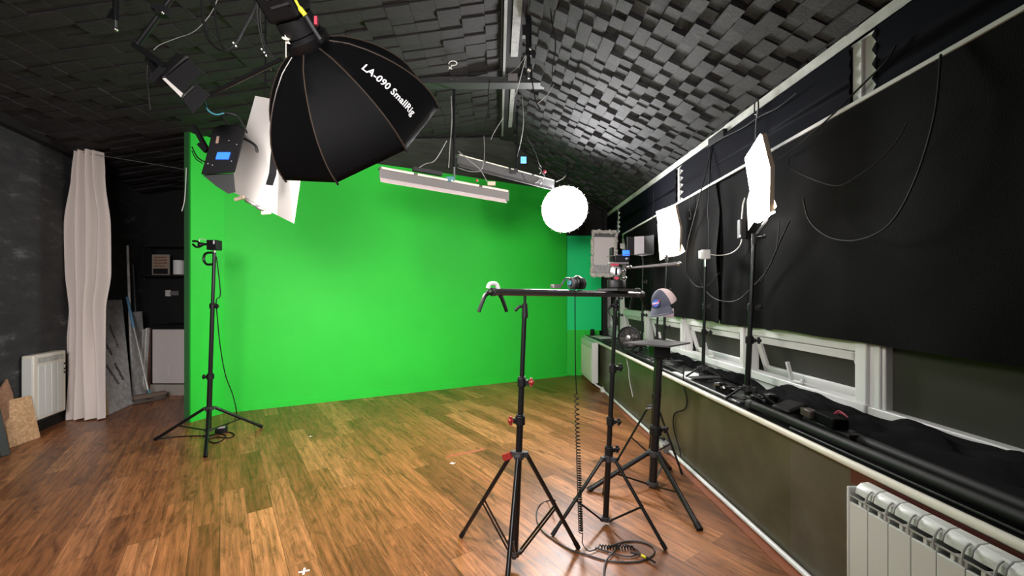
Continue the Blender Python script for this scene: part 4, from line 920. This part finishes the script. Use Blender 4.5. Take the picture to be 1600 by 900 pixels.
# spiral cable from the headphones to the floor
cc = V((.452, 2.335, 0)); cpx = []
top = cc+V((0, 0, 1.55)); cpx = [hc+V((0, 0, .05)), top+V((0, -.01, -.01)), cc+V((0, -.01, 1.40)), cc+V((.004, 0, 1.1)), cc+V((.010, 0, .92))]
P = spline(cpx, 6); zf = .92; z = zf; k = 0; ang = 0
while z > .10:
    f_ = (zf-z)/zf; pitch = .034-.020*min(1, f_*2.2); n_ = 8
    for i in range(n_):
        ang += 2*PI/n_; z -= pitch/n_; P.append(V((cc.x+.010+.03*f_+.0125*math.cos(ang), cc.y+.0125*math.sin(ang), z)))
        if z <= .10: break
e_ = P[-1]; P += spline([e_, V((.50, 2.335, .03)), V((.53, 2.30, .012)), V((.59, 2.33, .012))], 5)[1:]
for i in range(12*12):
    t = i/(12*12); a_ = i/12*2*PI; P.append(V((.60+.20*t, 2.335-.01*t+.011*math.cos(a_), .014+.011*math.sin(a_))))
sc_ = thing('spiral_cable', 'black coiled headphone cable hanging from the crossbar to the floor', 'cable', cc)
MB().tube(P, .0032, n=5, sm=0).build('coil', 'cable', sc_)
# loops of loose cable on the floor
z6 = V((0, 0, .006))
c = MB(); c.tube([fl(x, y)+z6 for x, y in ((948, 858), (975, 848), (1000, 848), (1018, 855), (1022, 866), (1008, 876), (985, 880), (950, 878), (915, 868), (890, 860), (865, 845), (845, 828), (838, 808), (842, 792), (855, 784))]+[at(868, 782, 2.7)-V((0, 0, .0))], .0045)
c.tube([fl(x, y)+z6*1.5 for x, y in ((975, 852), (996, 862), (997, 868), (980, 872), (955, 866), (930, 858))], .004)
c.tube([fl(x, y)+z6*2 for x, y in ((968, 854), (958, 866), (947, 880), (944, 900), (950, 925))], .005)
tag(c.build('loose_cable', 'dgrey'), 'loops of loose grey cable on the floor between the two crossbar stands', 'cable')
c = MB(); c.tube([fl(x, y)+z6*3 for x, y in ((985, 868), (1005, 873), (1024, 884))], .0055); tag(c.build('cable_plug', 'blackmatte'), 'black plug end of cable lying right of the cable loops', 'plug'); 
c = MB(); c.tube([fl(1002, 873)+z6*3.4, fl(1009, 877)+z6*3.4], .007, sm=0); tag(c.build('yellow_marker', 'yellow'), 'tiny yellow tag on the cable plug on the floor', 'tag')

# ------------------------------------------------------------------ cap on its stand
cpp = at(1036, 468, 3.42); cap = thing('baseball_cap', 'navy cap with pale pink mesh back and a round blue badge', 'cap', cpp)
fw = V((-.74, -.56, -.40)).normalized(); upc = V((-.38, -.12, .90)); upc = (upc-fw*upc.dot(fw)).normalized(); sdv = fw.cross(upc)
def cp(f, s, u): return cpp+fw*f+sdv*s+upc*u
def dome(a, b, r=.104):   # a: azimuth from front, b: elevation
    return cp(r*1.08*math.cos(a)*math.cos(b), r*.95*math.sin(a)*math.cos(b), r*1.26*math.sin(b)-.035)
MB().grid(lambda u, v: dome(-1.15+2.3*u, v*PI/2*(.99)), 20, 14, .003).build('front_crown', 'capnavy', cap)
MB().grid(lambda u, v: dome(1.15+(2*PI-2.3)*u, v*PI/2*.99), 30, 14, .003).build('mesh_back', 'capmesh', cap, label='pale pink mesh back')
def brim(u, v):
    a = -.98+1.96*u; r0 = .104; r1 = r0+.070*math.cos(a*1.2)**.8
    rr = lerp(r0, r1, v); return cp(rr*math.cos(a)*1.08, rr*math.sin(a)*.97, -.035-.045*v-.030*(math.sin(a)**2)*v)
MB().grid(brim, 22, 6, .004).build('brim', 'capnavy', cap)
MB().tube([V(brim(i/20, 1.0)) for i in range(21)], .003, n=5, sm=0).tube([V(brim(i/20, .85))+upc*.005 for i in range(21)], .0012, n=4, sm=0).build('brim_edge', 'capedge', cap, label='frayed pale brim edge')
bc = dome(0.0, .36, .108); bn = (dome(0, .50, .2)-dome(0, .50, .1)).normalized(); bu = (upc-bn*upc.dot(bn)).normalized(); bs = bu.cross(bn)
def bd_(x, y, k=0): 
    return bc+bs*x+bu*y+bn*(.003+k)
bdg = MB().plate([bd_(.033*math.cos(i*PI/12), .033*math.sin(i*PI/12)) for i in range(24)], .003, bn).build('badge', 'badge', cap, label='round blue badge')
def flat_text(txt, size, fn, th=.0012):
    cu = bpy.data.curves.new('t', 'FONT'); cu.body = txt; cu.size = size; cu.align_x = 'CENTER'; cu.align_y = 'CENTER'; cu.offset = size*.025; cu.resolution_u = 2
    ob = bpy.data.objects.new('t', cu); C.objects.link(ob); bpy.context.view_layer.update()
    me = bpy.data.meshes.new_from_object(ob.evaluated_get(bpy.context.evaluated_depsgraph_get())); bpy.data.objects.remove(ob)
    mb = MB().add([fn(v.co.x, v.co.y) for v in me.vertices], [tuple(p.vertices) for p in me.polygons]); bpy.data.meshes.remove(me); return mb
flat_text('NASA', .025, lambda x, y: bd_(x, y, .003)).build('badge_lettering', 'lettering', bdg, smooth=False)
MB().tube([bd_(-.034, -.014, .0035), bd_(-.005, -.010, .0035), bd_(.018, .008, .0035), bd_(.046, .026, .0035)], .0022, n=5).tube([bd_(.046, .026, .0035), bd_(.02, -.002, .0035), bd_(.01, -.02, .0035)], .0015, n=5).build('badge_swoosh', 'swoosh', bdg, label='red swoosh')
cd = at(1044, 489, 3.44); tag(MB().box(cd, (.085, .05, .075), Matrix.Rotation(-.3, 3, 'Z')).build('pink_card_box', 'pinkbox', bevel=.003), 'pale pink block under the cap on top of the slender stand', 'box')

# ------------------------------------------------------------------ things over and on the ledge
# light box with frilled fringe, facing the room
fb = V((1.62, 6.0, 1.79)); lbx = thing('fringed_light_box', 'grey-fronted light box with a ragged white fringe before the green return', 'lamp', (1.62, 6.02, 1.75))
c4 = [at(926, 362, 6.0), at(963, 363, 5.86), at(962, 431, 5.86), at(924, 430, 6.0)]; nf_ = (c4[1]-c4[0]).cross(c4[2]-c4[0]).normalized(); nf_ = nf_ if nf_.y < 0 else -nf_
MB().plate([p+nf_*.004 for p in c4], .006).build('front_panel', mat('grey_diffuser', (.50, .46, .46), .6), lbx)
bk = [p-nf_*.0 for p in c4]; sc4 = [at(963, 364, 5.86), at(980, 368, 6.1), at(980, 420, 6.1), at(962, 429, 5.86)]
hh_ = MB(); hh_.add(c4+[p-nf_*.22+V((.06, 0, 0)) for p in c4], [(0, 1, 2, 3), (4, 7, 6, 5), (0, 4, 5, 1), (1, 5, 6, 2), (2, 6, 7, 3), (3, 7, 4, 0)]); hh_.build('housing', 'blackmatte', lbx)
frg = MB(); rnd = random.Random(11)
for i in range(4):
    a, b_ = c4[i], c4[(i+1) % 4]; n_ = 18
    for k in range(n_): frg.ball(lerp(a, b_, (k+.5)/n_)+V((rnd.uniform(-.01, .01), -.01, rnd.uniform(-.01, .01))), rnd.uniform(.024, .032), n=8)
frg.build('fringe', 'board', lbx, label='ragged white fringe')
MB().plate([lerp(c4[0], c4[3], .03)+nf_*.012, lerp(c4[1], c4[2], .03)+nf_*.012, lerp(c4[1], c4[2], .12)+nf_*.012, lerp(c4[0], c4[3], .12)+nf_*.012], .004).build('top_band', 'dgrey', lbx)
MB().plate([lerp(c4[0], c4[3], .76)+nf_*.012, lerp(c4[1], c4[2], .76)+nf_*.012, lerp(c4[1], c4[2], .95)+nf_*.012, lerp(c4[0], c4[3], .95)+nf_*.012], .004).build('lower_band', mat('mottled_band', (.22, .22, .22), .5, var=.7, scale=40), lbx)
MB().plate(pl([(969, 380), (976, 381), (976, 389), (969, 388)], 5.83), .004).build('side_label', 'oldwhite', lbx)
MB().cyl(pE-V((0, 0, .1)), lerp(c4[2], c4[3], .2)-nf_*.1, .012).build('bracket', 'black', lbx)
# small hooded lamp
pc = at(1003, 384, 5.17); hl = thing('hooded_lamp', 'small dark lamp with open side flaps beside the fringed light box', 'lamp', pD)
MB().plate(pl([(991, 370), (1006, 369), (1006, 396), (991, 398)], 5.17), .02).build('lit_face', mat('pale_lamp_face', (.7, .68, .72), .5), hl, label='pale lamp face')
MB().plate([at(980, 370, 5.1), at(991, 370, 5.17), at(991, 398, 5.17), at(980, 400, 5.1)], .006).build('flap', 'dgrey', hl)
MB().plate([at(1007, 369, 5.17), at(1022, 367, 4.95), at(1022, 396, 4.95), at(1007, 397, 5.17)], .006).build('flap', 'dgrey', hl)
MB().plate([at(990, 398, 5.17), at(1007, 396, 5.17), at(1021, 397, 4.95), at(1004, 400, 4.95)], .006).build('flap', 'grey', hl)
MB().cyl(pD-V((0, 0, .05)), at(1002, 397, 5.2), .009).bar(at(1000, 375, 5.24), at(1000, 395, 5.24), .16, .03).build('bracket', 'blackmatte', hl)
# round fan
fcn = at(984, 525, 5.05); fcn = V((fcn.x, fcn.y, ZL+.20)); fn_ = thing('desk_fan', 'round black fan standing on the ledge behind the tray', 'fan', (fcn.x, fcn.y, ZL))
fd = V((-.55, -.83, .10)).normalized(); u, w = basis(fd); rg = MB()
for rr, hh in ((.135, .0), (.135, .05), (.11, .068), (.08, .074), (.05, .077)):
    rg.tube([fcn+fd*hh+rr*(math.cos(2*PI*k/28)*u+math.sin(2*PI*k/28)*w) for k in range(29)], .004 if rr < .13 else .009, n=5, sm=0)
for k in range(18):
    a = 2*PI*k/18; e1 = math.cos(a)*u+math.sin(a)*w; rg.tube([fcn+e1*.135+fd*.03, fcn+e1*.11+fd*.068, fcn+e1*.04+fd*.078], .0022, n=4, sm=0)
rg.build('guard', 'blackmatte', fn_)
MB().lathe([(.136, .03), (.136, -.02), (.12, -.075), (.07, -.11), (0, -.115)], fcn, fd, 28).build('rear_shell', 'dgrey', fn_)
for k in range(4):
    a = 2*PI*k/4+.4; e1 = math.cos(a)*u+math.sin(a)*w; e2 = fd.cross(e1); MB().plate([fcn+e1*.03-e2*.02+fd*.035, fcn+e1*.11-e2*.04+fd*.05, fcn+e1*.12+e2*.02+fd*.025, fcn+e1*.03+e2*.025+fd*.03], .003).build('blade', 'grey', fn_)
MB().lathe([(.034, .02), (.034, .05), (.026, .08), (0, .084)], fcn, fd, 20).build('hub', 'steel', fn_)
MB().box((fcn.x+.02, fcn.y+.02, ZL+.012), (.16, .16, .024)).bar((fcn.x-.06, fcn.y+.09, ZL+.02), (fcn.x-.09, fcn.y+.09, ZL+.16), .02, .02).bar((fcn.x+.1, fcn.y-.06, ZL+.02), (fcn.x+.12, fcn.y-.08, ZL+.16), .02, .02).build('foot', 'blackmatte', fn_, bevel=.004)
# papers and small items at the far end of the ledge
rnd = random.Random(2)
for i, (dx, dy, a, lab) in enumerate(((0, 0, .2, 'lowest white sheet of the papers at the far end of the ledge'), (.02, -.03, -.1, 'middle white sheet of the papers at the far end of the ledge'), (-.02, .03, .5, 'topmost white sheet of the papers at the far end of the ledge'))):
    tag(MB().box((1.80+dx, 6.85+dy, ZL+.004+.007*i), (.21, .30, .006), Matrix.Rotation(a, 3, 'Z')).build('paper_sheet', 'paper'), lab, 'paper', 'papers at the end of the ledge')
tag(MB().lathe([(.035, 0), (.04, .01), (.035, .12), (0, .125)], (1.70, 7.15, ZL), (0, 0, 1), 16).build('dark_jar', 'blackmatte'), 'small dark jar at the far corner of the ledge beside the green wall', 'jar')
tag(MB().box((2.0, 6.7, ZL+.06), (.02, .3, .11), Matrix.Rotation(.12, 3, 'Y')).build('white_card', 'paper'), 'white card propped against the far window behind the papers', 'card')
# black tubes lying on the ledge
def ledge_tube(p, q, r_, lab, m_='black'):
    t_ = thing('ledge_tube', lab, 'tube', V(p), 'black tubes lying on the ledge'); p = V(p); q = V(q)
    MB().cyl(p, q, r_, n=16).build('tube', m_, t_); d = (q-p).normalized()
    MB().cyl(p-d*.01, p+d*.03, r_*1.12, n=16).build('end_cap', 'dgrey', t_); MB().cyl(q-d*.03, q+d*.01, r_*1.12, n=16).build('end_cap', 'dgrey', t_)
    return t_
satin = mat('satin_black_pipe', (.010, .010, .010), .5, spec=.3)
ledge_tube((1.665, 2.62, ZL+.028), (1.70, .75, ZL+.028), .026, 'thick black tube along the front of the ledge, nearest the white edge', satin)
ledge_tube((1.79, 2.02, ZL+.030), (1.775, .70, ZL+.030), .028, 'thick black tube on the ledge, second from the white edge', satin)
ledge_tube((1.640, 3.95, ZL+.010), (1.645, 2.70, ZL+.010), .009, 'thin pale-edged rod along the middle of the ledge before the two panel lamps', 'grey')
ledge_tube((1.66, 5.2, ZL+.016), (1.655, 4.02, ZL+.016), .015, 'black tube on the ledge in front of the round fan', satin)
ledge_tube((1.74, 4.9, ZL+.014), (1.73, 3.72, ZL+.014), .013, 'second black tube on the ledge behind the tray stand', satin)
ledge_tube((1.628, 2.2, ZL+.008), (1.63, .8, ZL+.008), .006, 'thin black rail with a shiny streak right at the ledge edge', 'black')
# flat plates and pads
def plate_on(lab, c, sx, sy, a, m_='dgrey', h=.012, nm='black_plate'):
    return tag(MB().box((c[0], c[1], ZL+c[2]+h/2), (sx, sy, h), Matrix.Rotation(a, 3, 'Z')).build(nm, m_, bevel=min(.004, h*.3)), lab, 'plate', 'flat plates on the ledge')
plate_on('flat dark plate under the foot of the brightest panel lamp stand', (1.80, 2.80, .022), .26, .10, .2)
plate_on('flat dark plate beside the foot of the grey box stand', (1.80, 3.45, .022), .26, .09, .15)
plate_on('pale flat sheet on the ledge beneath the grey box stand', (1.78, 3.66, .0), .22, .34, .1, 'paper', .006)
plate_on('pale flat sheet on the ledge beneath the second panel lamp stand', (1.79, 4.42, .0), .20, .36, -.1, 'paper', .006)
plate_on('flat dark plate near the foot of the second panel lamp stand', (1.83, 4.25, .03), .30, .08, .1)
pad = MB(); pad.box((1.80, 2.45, ZL+.055), (.17, .12, .035), Matrix.Rotation(.35, 3, 'Z') @ Matrix.Rotation(-.15, 3, 'Y')); 
tag(pad.build('grey_pad', 'blackmatte', bevel=.014), 'rounded dark grey pad on the ledge left of the little black case', 'pad')
bx = thing('small_case', 'little black case with brown end and pink ribbon lying on the ledge tubes', 'case', (1.80, 2.12, ZL))
MB().box((1.76, 2.10, ZL+.085), (.075, .16, .055), Matrix.Rotation(-.15, 3, 'Z')).build('body', 'fabric', bx, bevel=.006); MB().box((1.75, 2.225, ZL+.083), (.055, .09, .045), Matrix.Rotation(-.15, 3, 'Z')).build('clear_end', mat('brown_grey_plastic', (.06, .045, .04), .25), bx, bevel=.006)
MB().tube([V((1.805, 2.13, ZL+.105)), V((1.81, 2.11, ZL+.13)), V((1.815, 2.085, ZL+.125)), V((1.82, 2.065, ZL+.11))], .004).tube([V((1.81, 2.14, ZL+.105)), V((1.825, 2.11, ZL+.118)), V((1.83, 2.08, ZL+.11))], .004).build('pink_ribbon', 'pinkred', bx, label='pink ribbon')
MB().box((1.76, 2.10, ZL+.03), (.07, .3, .055)).build('stacked_base', 'blackmatte', bx, bevel=.005)
# clamps and metal bits heaped round the lamp foot
rnd = random.Random(21)
def bit(x, y, lab):
    r_ = thing('metal_clamp', lab, 'clamp', (x, y, ZL), 'loose clamps on the ledge'); a = rnd.uniform(0, 3); u = V((math.cos(a), math.sin(a), 0)); w_ = V((-u.y, u.x, 0)); c = V((x, y, ZL+.05))
    MB().tube([c-u*.05, c-u*.02+w_*.03+V((0, 0, .01)), c+u*.03+w_*.02, c+u*.05-w_*.01], .009, n=7).box(c, (.05, .03, .03), Matrix.Rotation(a, 3, 'Z')).build('frame', 'black', r_)
    MB().cyl(c-w_*.04, c+w_*.05, .006).bar(c+w_*.05-u*.02, c+w_*.05+u*.02, .01, .01).build('screw', 'steel', r_)
    MB().box(c-V((0, 0, .03)), (.06, .04, .04), Matrix.Rotation(a, 3, 'Z')).build('grip', 'blackmatte', r_)
bit(1.72, 2.95, 'loose metal clamp left of the foot of the brightest lamp stand')
bit(1.74, 3.10, 'loose metal clamp furthest from the camera by the brightest lamp stand')
bit(1.89, 2.74, 'loose metal clamp against the rumpled cloth near the open window')
bit(1.76, 2.70, 'loose metal clamp on the near side of the brightest lamp stand')
# rumpled cloth along the foot of the windows
def rumple(y0, y1, hw, seed, lab, xo=0, top=.075):
    def fn(u, v):
        y = lerp(y0, y1, u); n1 = noise.noise(V((y*1.7, v*2, seed))); n2 = noise.noise(V((y*5, v*5, seed+3)))
        near = max(0., 1-(y-.3)/2.6); ww = hw*(.75+.5*noise.noise(V((y*1.1, 0, seed+7))))+near*.10
        x = XW-.052-ww*v+xo
        h = (top+.05*near+.05*n1)*(1-v**1.6)+.05*n2*math.sin(PI*v)+.025*math.sin(PI*v)+.022*noise.noise(V((y*9+v*4, v*9, seed+20)))*math.sin(PI*v)+.02*near*abs(noise.noise(V((y*2.2+v*2.5, v*5-y, seed+11))))
        e = min(1, u*12, (1-u)*12)
        return (x, y, ZL+.004+max(.003, h*e))
    return tag(MB().grid(fn, 110, 18, .005).build('rumpled_cloth', 'cloth'), lab, 'cloth', 'rumpled cloths on the ledge')
rumple(.2, 3.05, .17, 4.0, 'rumpled black cloth heaped along the nearest windows on the ledge')
rumple(2.95, 5.3, .07, 9.0, 'low rumpled black cloth under the windows between the panel lamps', top=.035)

# ------------------------------------------------------------------ radiators on the lower wall
def big_radiator():
    r = thing('panel_radiator', 'large pale sectioned radiator under the ledge at the bottom right corner', 'radiator', (1.55, 1.2, .1)); y0 = 1.671; w = .083; xf, xb = 1.480, 1.60
    MB().box((1.54, y0+.006, .40), (.125, .012, .58)).build('end_panel', 'radwhite', r, bevel=.005)
    for k in range(14):
        a, b_ = y0-k*w, y0-(k+1)*w; m = (a+b_)/2
        s = MB(); s.box((xf+.005, m, .36), (.012, w-.003, .54)); s.box((xf+.06, m, .37), (.11, .012, .56)); 
        s.tube([V((xf+.002, m, .63)), V((xf+.012, m, .68)), V((xf+.035, m, .708)), V((xf+.07, m, .715)), V((xf+.105, m, .70))], .004, n=6) if False else None
        # rounded shoulder
        pr_ = [(xf+.020, .665), (xf+.026, .69), (xf+.045, .708), (xf+.075, .712), (xf+.10, .70), (xf+.10, .68), (xf+.05, .67)]
        s.add([(x, yy, z) for yy in (a-.002, b_+.002) for x, z in pr_], [tuple(range(7)), tuple(range(7, 14))[::-1]]+[(i, (i+1) % 7, 7+(i+1) % 7, 7+i) for i in range(7)])
        sec = s.build('section', 'radwhite', r, bevel=.002)
        f = MB(); f.tube([V((xf+.003, b_+.012, .635)), V((xf+.004, b_+.012, .665)), V((xf+.014, b_+.012, .692)), V((xf+.03, b_+.012, .704))], .004, n=6); f.box((xf+.004, m, .655), (.004, w, .005)); f.box((xf+.012, b_+.012, .64), (.014, .026, .014))
        f.build('top_fin', 'radgrey', sec)
big_radiator()
def far_radiator():
    n0, n1 = V((1.245, 6.30, 0)), V((1.29, 5.77, 0)); x = XL
    r = thing('panel_radiator', 'white flat panel radiator below the far end of the ledge', 'radiator', (1.5, 6.0, .17))
    c = [(1.40, 6.42), (1.36, 5.70)]
    xf = 1.36; y0, y1 = 5.72, 6.45
    xf = 1.475; y0, y1 = 6.22, 7.05
    MB().box((xf+.05, (y0+y1)/2, .42), (.10, y1-y0, .64)).build('casing', 'radwhite', r, bevel=.012)
    g = MB(); n_ = 8
    for i in range(n_):
        a = y0+.06+(y1-y0-.1)*i/n_; g.box((xf-.004, a+(y1-y0-.1)/n_/2, .38), (.008, (y1-y0-.1)/n_-.012, .50))
    g.box((xf-.003, (y0+y1)/2, .69), (.006, y1-y0-.08, .04)); g.build('front_fins', 'cream', r, bevel=.003)
    v = MB(); v.tube([(1.50, y0-.01, .13), (1.52, y0-.06, .10), (1.60, y0-.10, .05)], .014); v.box((1.58, y0-.22, .05), (.05, .07, .05)).cyl((1.58, y0-.22, .03), (1.58, y0-.22, .10), .02); v.build('valve', 'white', r)
far_radiator()
# cables on the lower wall
tag(MB().tube([at(1069, 570, 3.5), at(1068, 600, 3.45), V((XL-.008, 3.42, .60)), V((XL-.008, 3.46, .50)), V((XL-.008, 3.66, .40)), V((XL-.008, 3.68, .26)), V((XL-.010, 3.55, .10)), V((XL-.02, 3.52, .06))], .005).build('wall_cable', 'cable'), 'thin black cable wriggling down the olive wall right of the tray stand', 'cable', 'cables on the lower wall')
tag(MB().tube([V((1.600, 5.08, .75)), V((XL-.006, 5.06, .70)), V((XL-.006, 4.95, .56)), V((XL-.006, 4.93, .45)), V((XL-.006, 4.84, .32)), V((XL-.006, 4.8, .26))], .004).build('wall_cable', 'whitecable'), 'thin pale cable hanging on the olive wall left of the tray stand', 'cable', 'cables on the lower wall')
p = V((XL-.04, 3.80, .045)); so_ = thing('extension_socket', 'grey junction box on the floor pipe behind the tray stand', 'socket', p-V((0, 0, .045)))
MB().box(p+V((0, 0, 0.0)), (.07, .16, .09)).build('case', 'grey', so_, bevel=.008); MB().box(p+V((-.036, 0, .01)), (.004, .10, .05)).build('socket_face', 'oldwhite', so_)
# cables on the drapes and high windows
XD = XW-.155
def wire(lab, pts, m_='cable', r_=.005, grp='cables hanging on the drapes'):
    tag(MB().tube([V(((XD if x is None else x), (F*(XD if x is None else x)/(px-CX)), H-(py-CY)*(XD if x is None else x)/(px-CX))) for px, py, x in pts], r_).build('hanging_cable', m_), lab, 'cable', grp)
wire('black cable looping down the drape between the two panel lamps', [(1112, 225, 1.99), (1104, 265, 1.98), (1095, 300, None), (1085, 340, None), (1075, 380, None), (1072, 420, None), (1085, 445, None), (1105, 447, None), (1125, 425, 1.93)])
wire('long thin cable from the blind down to the grey box', [(1110, 225, 1.99), (1108, 290, None), (1106, 330, None), (1108, 360, None), (1107, 390, None)], 'cable', .0035)
wire('black cable swinging from the brightest lamp stand to the left', [(1234, 345, None), (1220, 375, None), (1200, 420, None), (1175, 450, None), (1150, 470, None), (1120, 468, None), (1100, 450, None), (1090, 420, None)])
wire('second black cable from the brightest lamp down its stand', [(1218, 345, None), (1213, 390, None), (1200, 420, None), (1188, 440, None)], 'cable', .004)
wire('thin wire arching over the large drape right of the brightest lamp', [(1417, 192, None), (1400, 222, None), (1375, 250, None), (1345, 272, None), (1310, 290, None), (1270, 280, None), (1235, 262, None), (1234, 245, None)], 'cable', .003)
wire('dark cable drooping low across the large drape', [(1470, 85, None), (1460, 180, None), (1430, 280, None), (1390, 350, None), (1340, 375, None), (1295, 370, None), (1265, 345, None), (1255, 310, None)], 'cable', .005)
wire('dark cable crossing from the drape edge up to the white mullion', [(1215, 250, None), (1250, 225, None), (1300, 180, None), (1345, 135, 1.98), (1385, 95, 1.98), (1400, 70, 1.98)], 'cable', .005)
wire('short hanging cord with a loop end above the grey box', [(1078, 300, None), (1078, 325, None), (1080, 335, None), (1078, 343, None), (1076, 335, None), (1078, 327, None)], 'cable', .0035)
wire('thin string holding the top of the brightest lamp to the window head', [(1184, 170, 1.96), (1181, 190, 1.96), (1180, 218, 1.96)], 'steel', .0025)
wire('thin black wire hanging over the second panel lamp', [(1022, 295, None), (1021, 320, None), (1020, 345, None)], 'cable', .004)
wire('long cable clipped along the white window head', [(1245, 145, 1.96), (1215, 168, 1.96), (1187, 182, 1.96), (1160, 200, 1.96), (1130, 215, 1.96), (1105, 230, 1.96)], 'cable', .005)
# dark clip on the window head
q = V((XW-.085, 0, 0)); yq = F*q.x/(1122-CX); 
tag(MB().box((q.x, yq, 2.93), (.05, .26, .075)).build('curtain_bracket', 'blackmatte', bevel=.004), 'black oblong bracket on the white window head above the zigzag blind edge', 'bracket')
hk2 = MB(); yh = F*1.97/(1183-CX); hk2.tube([(1.97, yh, 2.98), (1.965, yh-.02, 2.96), (1.965, yh-.02, 2.88), (1.965, yh+.02, 2.88), (1.965, yh+.02, 2.96), (1.97, yh, 2.98)], .005)
tag(hk2.build('wire_hook', 'black'), 'small black wire loop on the window head above the brightest lamp', 'hook')

# ------------------------------------------------------------------ marks on the floor
def cross(c, s, m_, lab):
    a = Matrix.Rotation(.35, 3, 'Z'); mb = MB().box(V(c)+V((0, 0, .0012)), (s, s*.2, .0016), a).box(V(c)+V((0, 0, .0016)), (s*.2, s, .0016), a)
    tag(mb.build('floor_tape', m_), lab, 'tape', 'tape marks on the floor')
cross(fl(707, 724), .05, 'tapewhite', 'small white tape cross in the middle of the floor beside the red tape')
cross(fl(475, 893), .055, 'tapewhite', 'white tape cross at the bottom edge of the picture')
cross(fl(485, 682), .035, 'tapewhite', 'tiny pale tape mark near the foot of the green wall')
a, b_ = fl(697, 714), fl(757, 702)
tag(MB().bar(a+V((0, 0, .001)), b_+V((0, 0, .001)), .022, .0015).build('floor_tape', 'tapered'), 'faded red tape strip on the floor left of the crossbar stand', 'tape', 'tape marks on the floor')

# ------------------------------------------------------------------ light, camera
w = bpy.data.worlds.new('world'); bpy.context.scene.world = w; w.use_nodes = True
w.node_tree.nodes['Background'].inputs[0].default_value = (.95, .97, 1.0, 1); w.node_tree.nodes['Background'].inputs[1].default_value = .11
def area(name, loc, tgt, size, energy, col, sy=None):
    l = bpy.data.lights.new(name, 'AREA'); l.energy = energy; l.color = col; l.size = size
    if sy: l.shape = 'RECTANGLE'; l.size_y = sy
    o = bpy.data.objects.new(name, l); C.objects.link(o); o.location = loc; o.rotation_euler = (V(tgt)-V(loc)).to_track_quat('-Z', 'Y').to_euler(); return o
area('fill_light', (-.6, -1.2, 2.5), (-2.6, 5.0, .9), 1.2, 74, (1, .94, .93)).data.spread = math.radians(105)  # unseen fill lamp added behind the camera to brighten the room
cam = bpy.data.cameras.new('camera'); co = bpy.data.objects.new('camera', cam); C.objects.link(co)
cam.sensor_width = 36; cam.lens = F/1600*36; co.location = (0, 0, H); co.rotation_euler = (PI/2, 0, 0)
cam.shift_x = (800-CX)/1600; cam.shift_y = (CY-450)/1600; cam.clip_start = .02
sc = bpy.context.scene; sc.camera = co
sc.view_settings.view_transform = 'Standard'; sc.view_settings.look = 'None'; sc.view_settings.gamma = 1; sc.view_settings.use_curve_mapping = False
sc.view_settings.exposure = .25
sc.cycles.max_bounces = 6; sc.cycles.diffuse_bounces = 4; sc.cycles.glossy_bounces = 3; sc.cycles.sample_clamp_indirect = 4; sc.cycles.use_denoising = True
